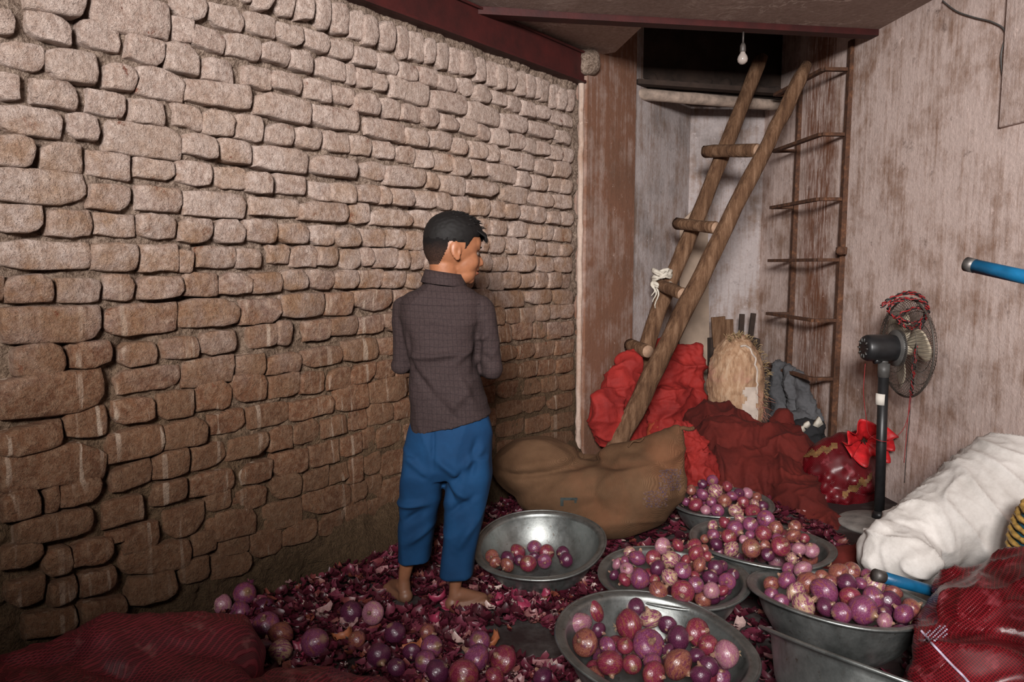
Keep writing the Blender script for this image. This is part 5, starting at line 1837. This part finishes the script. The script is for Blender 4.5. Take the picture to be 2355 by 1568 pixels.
# a few large curled skins that can be told apart
BIG = [(1040, 1385, 'curved'), (1010, 1375, 'c'), (1155, 1380, 'c'), (1180, 1372, 'c'), (1215, 1398, 'c'), (1260, 1375, 'c'), (995, 1425, 'c'), (1140, 1475, 'o'), (790, 1465, 'o'), (955, 1490, 'o'), (625, 1445, 'c'), (650, 1500, 'c'), (700, 1490, 'c'), (1385, 1210, 'c'), (905, 1245, 'o'), (870, 1165, 'c'), (585, 1395, 'c'), (1340, 1395, 'c')]
plain('skin_copper', (0.33, 0.105, 0.045), 0.5, var=0.35, scale=40)
plain('skin_crimson', (0.24, 0.025, 0.060), 0.42, var=0.5, scale=40)
for k, (px, py, kd) in enumerate(BIG):
    q = ground(px, py, 0.03)
    if wall_dist(q.x, q.y) < 0.15:
        q = q + WN * (0.15 - wall_dist(q.x, q.y))
    v, f = peel_geo(Vector((0, 0, 0)), 0.032, 0.024, rg_.uniform(0, 6.28), 0.7, 0.9, rg_, 7, 5)
    mz = min(p.z for p in v)
    o = link('curled_skin', mesh_from('curled_skin', [p - Vector((0, 0, mz)) for p in v], f), MAT['skin_copper' if kd == 'o' else 'skin_crimson'])
    o.location = (q.x, q.y, 0.012)
    sm = o.modifiers.new('t', 'SOLIDIFY')
    sm.thickness = 0.001
    tag(o, 'large curled copper onion skin lying on the floor litter' if kd == 'o' else 'large curled crimson onion skin lying on the floor litter', 'onion skin', 'large curled skins on the floor')
# ================================================================== the boy
a = NT('boy_skin')
n1 = a.noise(30, detail=4)
c = a.mix(a.rng(n1, 0.3, 0.7), (0.205, 0.078, 0.036), (0.275, 0.110, 0.052))
z = a.sep(a.pos())[2]
c = a.mix(a.math('MULTIPLY', a.rng(z, 0.16, 0.03), 0.55), c, (0.105, 0.062, 0.045))      # dusty feet
MAT['skin'] = a.done(c, 0.5, 0.0, a.bump(a.noise(200, detail=2), 0.08, 0.002), Subsurface_Weight=0.12, Subsurface_Scale=0.01)
a = NT('boy_hair')
MAT['boy_hair'] = a.done(a.mix(a.noise(120, detail=3), (0.003, 0.0025, 0.0025), (0.007, 0.0055, 0.005)), 0.7, 0.0, None, Specular_IOR_Level=0.22)
a = NT('boy_hair_short')                       # clipped sides: scalp shows through lower down
g = a.noise(420, detail=3)
zf = a.sep(a.pos())[2]
thin = a.rng(a.math('ADD', zf, a.math('MULTIPLY', a.math('SUBTRACT', a.noise(60), 0.5), 0.03)), CAM_H + 0.085, CAM_H + 0.005)
cs = a.mix(thin, (0.006, 0.005, 0.005), (0.060, 0.030, 0.020))
MAT['hair_short'] = a.done(a.mix(a.rng(g, 0.40, 0.62), a.mix(0.75, cs, (0.004, 0.003, 0.003)), cs), 0.85, 0.0, None, Specular_IOR_Level=0.1)
plain('boy_lip', (0.19, 0.055, 0.036), 0.45, var=0.2)
plain('eye_white', (0.06, 0.04, 0.03), 0.6, var=0.05)
plain('eye_dark', (0.008, 0.006, 0.005), 0.3, var=0.2)


def grid_mask(a, co, period, width):
    f = a.math('FRACT', a.math('MULTIPLY', co, 1.0 / period))
    return a.math('LESS_THAN', f, width)


a = NT('checked_shirt')
x, y, z = a.sep(a.pos())
wob = a.math('MULTIPLY', a.math('SUBTRACT', a.noise(4.0, detail=2), 0.5), 0.05)
lx = a.math('ADD', a.math('ADD', x, a.math('MULTIPLY', y, 0.25)), wob)
lz = a.math('ADD', a.math('ADD', z, a.math('MULTIPLY', x, 0.04)), wob)
m = a.math('MAXIMUM', grid_mask(a, lx, 0.0155, 0.12), grid_mask(a, lz, 0.024, 0.09))
th_ = a.noise(160, detail=2)
c = a.mix(a.rng(th_, 0.3, 0.7), (0.023, 0.0145, 0.0145), (0.036, 0.023, 0.0225))
c = a.mix(a.math('MULTIPLY', m, 0.5), c, (0.010, 0.006, 0.007))
nm = a.bump(a.noise(11, detail=4), 0.25, 0.02)
MAT['shirt'] = a.done(c, 0.85, 0.0, a.bump(th_, 0.15, 0.002, nm), Specular_IOR_Level=0.2)
a = NT('blue_trousers')
n1 = a.noise(7, detail=4)
n2 = a.noise(220, detail=2)
c = a.mix(a.rng(n1, 0.3, 0.7), (0.001, 0.022, 0.068), (0.003, 0.040, 0.112))
MAT['trousers'] = a.done(a.mix(a.math('MULTIPLY', n2, 0.25), c, (0.01, 0.03, 0.07)), 0.85, 0.0, a.bump(n1, 0.2, 0.02), Specular_IOR_Level=0.25)

BY = 2.66


def bp(px, py, dy=0.0):
    return at(px, py, BY + dy)


boy = empty('boy', (bp(1020, 1400).x, BY, 0.0))
boy.name = 'person'
tag(boy, 'boy in brown checked shirt and blue trousers looking over his shoulder', 'person')

# ---- head frame: looking along the wall to the picture's side and slightly away
HC = bp(1043, 574, 0.02)
hf = Vector((0.915, 0.40, -0.10)).normalized()
hs = Vector((0.40, -0.915, 0.0)).normalized()          # his side turned to us
hu = hs.cross(hf) * -1.0
if hu.z < 0:
    hu = -hu
HM = Matrix((hf, hs, hu)).transposed()                 # columns: forward, our side, up


def hp(f, s, u):
    return HC + HM @ Vector((f, s, u))


def he(f, s, u, r, rot=None):
    return ('e', hp(f, s, u), r, HM @ (rot or Matrix.Identity(3)))


head = [he(-0.008, 0, 0.026, (0.103, 0.080, 0.096)), he(-0.030, 0, 0.010, (0.078, 0.074, 0.082)),
        he(0.040, 0, -0.030, (0.058, 0.060, 0.075)), he(0.046, 0, -0.074, (0.044, 0.047, 0.045)), he(0.068, 0, -0.098, (0.020, 0.024, 0.019)),
        he(0.062, 0, 0.030, (0.036, 0.056, 0.040)), he(0.080, 0, 0.012, (0.016, 0.042, 0.012)),
        he(0.052, 0.034, -0.038, (0.034, 0.026, 0.034)), he(0.052, -0.034, -0.038, (0.034, 0.026, 0.034)),
        ('c', hp(0.086, 0, 0.000), hp(0.106, 0, -0.036), 0.009, 0.0125), he(0.108, 0, -0.040, (0.010, 0.013, 0.010)),
        he(0.098, 0.011, -0.043, (0.009, 0.008, 0.008)), he(0.098, -0.011, -0.043, (0.009, 0.008, 0.008)),
        he(0.088, 0, -0.062, (0.014, 0.023, 0.009)), he(0.085, 0, -0.077, (0.013, 0.021, 0.009)),
        he(0.070, 0, -0.055, (0.024, 0.034, 0.030)),
        # ears: rim and lobe
        he(-0.018, 0.080, -0.006, (0.020, 0.007, 0.031), rotm(0, -12, 0)), he(-0.018, -0.080, -0.006, (0.020, 0.007, 0.031), rotm(0, -12, 0)),
        he(-0.010, 0.079, -0.030, (0.011, 0.006, 0.011)),
        # neck
        ('c', hp(-0.032, 0, -0.05), bp(1022, 668, 0.015), 0.052, 0.046)]

# shoulders, arms, trunk, legs
shl, shr = bp(932, 708, 0.025), bp(1106, 706, 0.0)
ell, elr = bp(923, 838, 0.055), bp(1133, 846, 0.01)
wrl, wrr = bp(985, 838, 0.235), bp(1080, 838, 0.225)
body = [('e', bp(1018, 745), (0.108, 0.072, 0.12)), ('e', bp(1022, 880), (0.100, 0.075, 0.14)), ('e', bp(1033, 1000), (0.128, 0.088, 0.10)),
        ('c', bp(1020, 720), bp(1030, 960), 0.06, 0.08),
        ('c', shl, ell, 0.032, 0.026), ('c', shr, elr, 0.032, 0.026), ('c', ell, wrl, 0.026, 0.020), ('c', elr, wrr, 0.026, 0.020)]
heel_l, toe_l = ground(938, 1389, 0.0), None
heel_r = ground(1029, 1404, 0.0)
dl, dr = Vector((-0.56, 0.83, 0)).normalized(), Vector((0.93, 0.36, 0)).normalized()
ank_l, ank_r = heel_l + dl * 0.03 + Vector((0, 0.0, 0.066)), heel_r + dr * 0.03 + Vector((0, 0.0, 0.066))
kn_l, kn_r = bp(955, 1175, 0.015), bp(1064, 1185, -0.02)
hip_l, hip_r = bp(990, 1030), bp(1075, 1030)
for hip, kn, ank, hl, dd, sd in ((hip_l, kn_l, ank_l, heel_l, dl, 1), (hip_r, kn_r, ank_r, heel_r, dr, -1)):
    side = Vector((-dd.y, dd.x, 0)) * sd
    body += [('c', hip, kn, 0.060, 0.040), ('c', kn, kn.lerp(ank, 0.40), 0.038, 0.034), ('c', kn.lerp(ank, 0.40), ank + Vector((0, 0, 0.02)), 0.034, 0.0215),
             ('c', ank + Vector((0, 0, 0.02)), ank - Vector((0, 0, 0.015)), 0.0215, 0.025), ('e', hl + dd * 0.018 + Vector((0, 0, 0.025)), (0.027, 0.027, 0.026)),
             ('c', ank + dd * 0.012 - Vector((0, 0, 0.01)), hl + dd * 0.135 + Vector((0, 0, 0.024)), 0.027, 0.021),
             ('c', hl + dd * 0.03 + Vector((0, 0, 0.017)) + side * 0.008, hl + dd * 0.135 + side * 0.022 + Vector((0, 0, 0.017)), 0.019, 0.018),
             ('c', hl + dd * 0.03 + Vector((0, 0, 0.017)) - side * 0.008, hl + dd * 0.14 - side * 0.018 + Vector((0, 0, 0.018)), 0.019, 0.018)]
    for t in range(5):                                  # toes
        off = -0.026 + 0.0135 * t
        L = 0.192 - 0.009 * t - (0.002 if t == 0 else 0)
        rt = (0.0125, 0.0095, 0.009, 0.0085, 0.008)[t]
        b0 = hl + dd * 0.138 + side * off + Vector((0, 0, 0.014))
        body.append(('c', b0, hl + dd * L + side * off * 1.05 + Vector((0, 0, 0.010)), rt * 1.05, rt))
# hands: palm, four bent fingers, thumb; held together before the chest
for wr, sgn in ((wrl, 1), (wrr, -1)):
    inw = Vector((0.62 * sgn, 0.75, 0.10)).normalized()
    across = Vector((-0.2 * sgn, 0.15, 0.95)).normalized()
    nrm = inw.cross(across).normalized() * sgn
    pm = wr + inw * 0.045
    body += [('c', wr, pm, 0.019, 0.020), ('c', pm - across * 0.018, pm + across * 0.02, 0.016, 0.016), ('c', wr + inw * 0.02 - across * 0.012, pm + inw * 0.018 - across * 0.022, 0.014, 0.012),
             ('c', wr + inw * 0.02 + across * 0.012, pm + inw * 0.018 + across * 0.024, 0.014, 0.012)]
    for k in range(4):
        o_ = across * (-0.026 + 0.0175 * k)
        L = (0.030, 0.036, 0.034, 0.027)[k]
        k0 = pm + o_ + inw * 0.020
        k1 = k0 + inw * L * 0.9 - nrm * 0.010
        k2 = k1 + (inw * 0.35 - nrm * 0.9).normalized() * L * 0.75
        body += [('c', k0, k1, 0.0088, 0.0078), ('c', k1, k2, 0.0078, 0.0068)]
    t0 = wr + inw * 0.022 + across * 0.022
    t1 = t0 + (inw * 0.5 + across * 0.75 - nrm * 0.3).normalized() * 0.030
    t2 = t1 + (inw * 0.9 + across * 0.1 - nrm * 0.4).normalized() * 0.026
    body += [('c', t0, t1, 0.0105, 0.009), ('c', t1, t2, 0.009, 0.0075)]


def head_detail(c, n_):
    q = HM.transposed() @ (c - HC)
    d = 0.0
    for sg in (1, -1):                                   # eye sockets, hollow of the ear, mouth line
        d -= 0.006 * math.exp(-(((q.x - 0.088) / 0.018) ** 2 + ((q.y - sg * 0.031) / 0.017) ** 2 + ((q.z + 0.006) / 0.011) ** 2))
        d -= 0.0055 * math.exp(-(((q.x + 0.012) / 0.009) ** 2 + ((q.y - sg * 0.086) / 0.010) ** 2 + ((q.z + 0.008) / 0.014) ** 2))
    d -= 0.004 * math.exp(-(((q.x - 0.094) / 0.02) ** 2 + (q.y / 0.026) ** 2 + ((q.z + 0.0695) / 0.0035) ** 2))
    return d


body_o = clay('body', head + body, 0.0042, 3, MAT['skin'], boy, head_detail)

# hair: grown from the scalp, close cropped at the sides and nape, fuller on top
me = body_o.data
nv = len(me.vertices)


def hair_t(q):
    """thickness of hair over a scalp point, <=0 where the skin is bare"""
    f, s, u = q.x, abs(q.y), q.z
    front = 0.052 - 0.06 * max(0, 0.06 - s) / 0.06 * 0.0        # hairline over the brow
    side = 0.012
    # lower limit of the hair by position round the head
    if f > 0.045:
        low = 0.046 + (f - 0.045) * 0.25
    elif f > 0.012:
        low = 0.046 - (0.045 - f) / 0.033 * 0.056            # sideburn
    elif f > -0.042:
        low = 0.022 + 0.0 * f                                 # over the ear
        if s < 0.06:
            low = -0.01
    else:
        low = -0.062 + 0.0 * f
        if f > -0.060:
            low = 0.022 - (-0.042 - f) / 0.018 * 0.080
    k = (u - low)
    if k <= 0:
        return -1
    top = max(0.0, min(1.0, (u - 0.030) / 0.06))
    t = 0.0022 + 0.013 * top
    if f > 0.06:
        t += 0.006 * min(1, (f - 0.06) / 0.03)
    return t * min(1.0, 0.35 + k / 0.02)


keep = {}
hv, hfc, hmat = [], [], []
for p in me.polygons:
    ids = list(p.vertices)
    qs = [HM.transposed() @ (me.vertices[i].co - HC) for i in ids]
    if all(hair_t(q) > 0 for q in qs) and all(abs(q.x) < 0.13 and q.z > -0.075 for q in qs):
        fi = []
        for i, q in zip(ids, qs):
            if i not in keep:
                v = me.vertices[i]
                t = hair_t(q)
                st_ = noise.noise(Vector((q.x * 60, q.y * 160, q.z * 160)))
                top = max(0.0, min(1.0, (q.z - 0.03) / 0.05))
                fwd = HM @ Vector((0.004, 0, -0.001)) * top
                keep[i] = len(hv)
                hv.append(v.co + v.normal * (t + 0.0016 * st_ * (0.3 + top)) + fwd)
            fi.append(keep[i])
        hfc.append(tuple(fi))
        zc_ = sum(q.z for q in qs) / len(qs)
        hmat.append(0 if zc_ + 0.012 * noise.noise(qs[0] * 60) > 0.030 else 1)
hm = mesh_from('hair', hv, hfc)
hm.materials.append(MAT['boy_hair'])
hm.materials.append(MAT['hair_short'])
hm.polygons.foreach_set('material_index', hmat)
hair = put(link('hair', hm), boy)
# fringe combed forward over the brow, a few locks standing at the crown
fr = []
rg_ = random.Random(4)
vs, fs = [], []
for k in range(420):
    th = rg_.uniform(-1.15, 1.15)
    if k < 200:
        s0 = rg_.uniform(-0.055, 0.062)
        p0 = Vector((0.050 + 0.03 * (1 - (s0 / 0.07) ** 2), s0, 0.088 - 0.25 * abs(s0)))
        p1 = Vector((0.088 + 0.020 * (1 - (s0 / 0.07) ** 2), s0 * 1.05, 0.072 - 0.3 * abs(s0)))
        p2 = Vector((0.093 + 0.020 * (1 - (s0 / 0.07) ** 2), s0 * 1.06, 0.052 - 0.25 * abs(s0) - rg_.uniform(0, 0.006)))
    else:
        az, el = rg_.uniform(0, 6.28), rg_.uniform(0.55, 1.5)
        d = Vector((math.cos(az) * math.cos(el), math.sin(az) * math.cos(el), math.sin(el)))
        p0 = Vector((-0.008 + d.x * 0.104, d.y * 0.081, 0.028 + d.z * 0.098))
        p1 = p0 + d * 0.010 + Vector((0.010, 0, 0))
        p2 = p1 + d * 0.001 + Vector((0.010, 0, -0.003))
    jit = Vector((rg_.uniform(-1, 1), rg_.uniform(-1, 1), rg_.uniform(-1, 1))) * 0.002
    v, f = tube_geo([hp(*(p0)), hp(*(p1 + jit)), hp(*(p2 + jit * 2))], [0.0032, 0.0026, 0.0008], 4)
    fs += [tuple(i + len(vs) for i in q) for q in f]
    vs += v
lk = link('hair_locks', mesh_from('hair_locks', vs, fs), MAT['boy_hair'])
lk['kind'] = 'stuff'
put(lk, boy)

# eyes, lashes, brows, lips
for sg in (1, -1):
    e0 = hp(0.0795, sg * 0.031, -0.007)
    bm = bmesh.new()
    bmesh.ops.create_uvsphere(bm, u_segments=14, v_segments=10, radius=0.0085, matrix=Matrix.Translation(e0))
    ey = put(link('eye', bm_mesh('eye', bm), MAT['eye_white']), boy)
    bm = bmesh.new()
    bmesh.ops.create_uvsphere(bm, u_segments=12, v_segments=8, radius=0.0062, matrix=Matrix.Translation(hp(0.0845, sg * 0.031, -0.009)))
    ir = link('iris', bm_mesh('iris', bm), MAT['eye_dark'])
    ir.parent = ey
    tube('lashes', [hp(0.0955 - 0.10 * abs(k) ** 2 * 0.012, sg * (0.031 + 0.0125 * k), -0.0005 - 0.003 * k * k) for k in (-1, -0.5, 0, 0.5, 1)], [0.001, 0.0018, 0.002, 0.0018, 0.001], MAT['eye_dark'], boy, 6)
    tube('eyebrow', [hp(0.0985 - 0.006 * (k + 1) - 0.004 * k * k, sg * (0.030 + 0.018 * k), 0.015 + 0.002 * (1 - k * k)) for k in (-1, -0.5, 0, 0.5, 1)], [0.0015, 0.0032, 0.0034, 0.0028, 0.001], MAT['boy_hair'], boy, 6)
for u0, r0 in ((-0.0635, 0.0042), (-0.0758, 0.0046)):
    tube('lip', [hp(0.0985 - 0.011 * k * k, 0.021 * k, u0 + 0.003 * k * k) for k in (-1, -0.6, -0.3, 0, 0.3, 0.6, 1)], [0.001, r0 * 0.75, r0, r0, r0, r0 * 0.75, 0.001], MAT['boy_lip'], boy, 8)


# ---- shirt
def loft(rings, seg=48, ex=0.85):
    vs, fs = [], []
    for (px, py, hw, hd, dy, lean) in rings:
        c_ = bp(px, py, dy)
        w = hw / F * BY
        for k in range(seg):
            th = 2 * math.pi * k / seg
            ct, st_ = math.cos(th), math.sin(th)
            ct = math.copysign(abs(ct) ** ex, ct)
            st_ = math.copysign(abs(st_) ** ex, st_)
            vs.append(c_ + Vector((w * ct, hd * st_, lean * ct)))
    n = len(rings)
    for i in range(n - 1):
        for k in range(seg):
            k2 = (k + 1) % seg
            fs.append((i * seg + k, i * seg + k2, (i + 1) * seg + k2, (i + 1) * seg + k))
    fs.append(tuple(range(seg))[::-1])
    fs.append(tuple((n - 1) * seg + k for k in range(seg)))
    return ('m', vs, fs)


torso = loft([(1020, 648, 40, 0.058, 0.01, 0), (1020, 662, 58, 0.066, 0.008, 0), (1018, 676, 84, 0.076, 0.004, 0), (1017, 696, 97, 0.086, 0, 0), (1015, 730, 94, 0.094, 0, 0), (1014, 790, 82, 0.100, 0, 0),
              (1020, 850, 80, 0.100, 0, 0), (1027, 905, 85, 0.104, 0, 0.010), (1033, 945, 91, 0.110, 0, 0.022), (1037, 972, 96, 0.114, 0, 0.034)])
fl_, fr_ = ell.lerp(wrl, 0.72), elr.lerp(wrr, 0.72)
shirt_p = [torso, ('e', shl + Vector((0.006, 0, -0.006)), (0.050, 0.052, 0.050)), ('e', shr + Vector((-0.006, 0, -0.006)), (0.050, 0.052, 0.050)),
           ('c', shl + Vector((0.002, 0, -0.01)), ell, 0.047, 0.034), ('c', shr + Vector((0.0, 0, -0.01)), elr, 0.048, 0.038), ('c', ell, fl_, 0.036, 0.032), ('c', elr, fr_, 0.040, 0.034)]
folds = [((948, 815), (1085, 805), 7, 0.010), ((945, 830), (1010, 905), 8, -0.009), ((1010, 905), (1070, 965), 9, -0.008), ((1090, 790), (1050, 830), 8, 0.008), ((1105, 745), (1092, 860), 9, -0.010),
         ((1085, 880), (1030, 940), 12, 0.009), ((942, 760), (950, 860), 8, -0.008), ((1060, 860), (1095, 930), 9, 0.008), ((1100, 780), (1120, 770), 6, 0.009), ((1112, 815), (1140, 835), 8, -0.007)]
foldw = [(bp(*p0), bp(*p1), w / F * BY, amp) for p0, p1, w, amp in folds]


def shirt_d(c, n_):
    d = 0.003 * noise.noise(c * 14) + 0.005 * (ridged(c, 7.0, 2.2, (1, 1, 1.3), 3) - 0.3)
    if n_.y < 0.35:
        for p0, p1, w, amp in foldw:
            ab = p1 - p0
            ab.y = 0
            q = c - p0
            q.y = 0
            t = max(0, min(1, q.dot(ab) / ab.length_squared))
            r = (q - ab * t).length
            if r < 3 * w:
                d += 1.4 * amp * math.exp(-(r / w) ** 2) * math.sin(math.pi * min(1, max(0, 0.12 + 0.8 * t)))
    return d


shirt = clay('shirt', shirt_p, 0.0055, 4, MAT['shirt'], boy, shirt_d)
# folded collar standing round the neck
vs, fs = [], []
SEG = 40
prof = [(0.054, -0.006), (0.056, 0.018), (0.058, 0.034), (0.063, 0.036), (0.070, 0.016), (0.079, -0.008), (0.076, -0.011), (0.064, 0.004)]
cc_ = bp(1021, 648, 0.012)
for r, zz_ in prof:
    for k in range(SEG):
        th = 2 * math.pi * k / SEG
        drop = -0.016 * max(0, math.sin(th)) - 0.010 * math.cos(th)
        vs.append(cc_ + Vector((r * 1.05 * math.cos(th), r * 0.98 * math.sin(th), zz_ + drop)))
for i in range(len(prof)):
    i2 = (i + 1) % len(prof)
    for k in range(SEG):
        k2 = (k + 1) % SEG
        fs.append((i * SEG + k, i * SEG + k2, i2 * SEG + k2, i2 * SEG + k))
cl = link('collar', mesh_from('collar', vs, fs), MAT['shirt'])
cl.parent = shirt
# yoke seam across the shoulders
bvs = BVHTree.FromPolygons([v.co.copy() for v in shirt.data.vertices], [tuple(q.vertices) for q in shirt.data.polygons])
pts = []
for k in range(25):
    px, py = 925 + 178 * k / 24, 699 + 4 * math.sin(k / 24 * math.pi)
    h_ = bvs.ray_cast(Vector((0, 0, CAM_H)), ray(px, py).normalized())
    if h_[0] is not None:
        pts.append(h_[0])
if len(pts) > 3:
    ys = tube('yoke_seam', pts, 0.0016, MAT['shirt'], None, 5)
    ys.parent = shirt


# ---- trousers
def leg_loft(rings):
    return loft(rings, 40, 0.6)


pelvis = loft([(1035, 945, 88, 0.098, 0, 0.0), (1034, 985, 98, 0.108, 0, 0), (1031, 1030, 104, 0.116, 0, 0), (1029, 1070, 103, 0.115, 0.0, 0), (1029, 1092, 92, 0.10, 0, 0)])
leg_l = leg_loft([(975, 1040, 48, 0.10, 0.0, 0), (972, 1090, 50, 0.10, 0.0, 0), (967, 1150, 46, 0.090, 0.01, 0), (960, 1200, 43, 0.082, 0.015, 0), (956, 1250, 39, 0.074, 0.02, 0), (954, 1284, 38, 0.070, 0.025, 0.002)])
leg_r = leg_loft([(1079, 1040, 52, 0.105, 0.0, 0), (1077, 1090, 53, 0.105, -0.005, 0), (1072, 1150, 49, 0.094, -0.015, 0), (1066, 1205, 45, 0.085, -0.022, 0), (1056, 1265, 41, 0.076, -0.03, 0), (1050, 1317, 38, 0.072, -0.036, 0.002)])
tfold = [((1015, 1040), (1060, 1075), 9, 0.012), ((1060, 1070), (1110, 1020), 9, 0.012), ((1055, 1085), (1075, 1050), 8, -0.010), ((1045, 1100), (1090, 1130), 10, 0.012), ((1030, 1095), (1060, 1150), 9, -0.008),
         ((920, 1150), (985, 1140), 8, 0.011), ((985, 1155), (930, 1190), 9, -0.010), ((990, 1200), (940, 1240), 9, 0.009), ((1090, 1180), (1055, 1240), 11, 0.011), ((1095, 1120), (1030, 1165), 8, -0.008),
         ((935, 1030), (990, 1075), 9, 0.007), ((1100, 1000), (1085, 1080), 9, -0.010), ((1002, 965), (1004, 1060), 4, -0.006)]
tfw = [(bp(*p0), bp(*p1), w / F * BY, amp) for p0, p1, w, amp in tfold]


def trouser_d(c, n_):
    d = 0.004 * noise.noise(c * 11) + 0.006 * (ridged(c, 5.5, 6.1, (1.2, 1, 1), 3) - 0.3)
    if n_.y < 0.35:
        for p0, p1, w, amp in tfw:
            ab = p1 - p0
            ab.y = 0
            q = c - p0
            q.y = 0
            t = max(0, min(1, q.dot(ab) / ab.length_squared))
            r = (q - ab * t).length
            if r < 3 * w:
                d += 1.8 * amp * math.exp(-(r / w) ** 2) * math.sin(math.pi * min(1, max(0, 0.12 + 0.8 * t)))
    return d


clay('trousers', [pelvis, leg_l, leg_r], 0.006, 3, MAT['trousers'], boy, trouser_d)
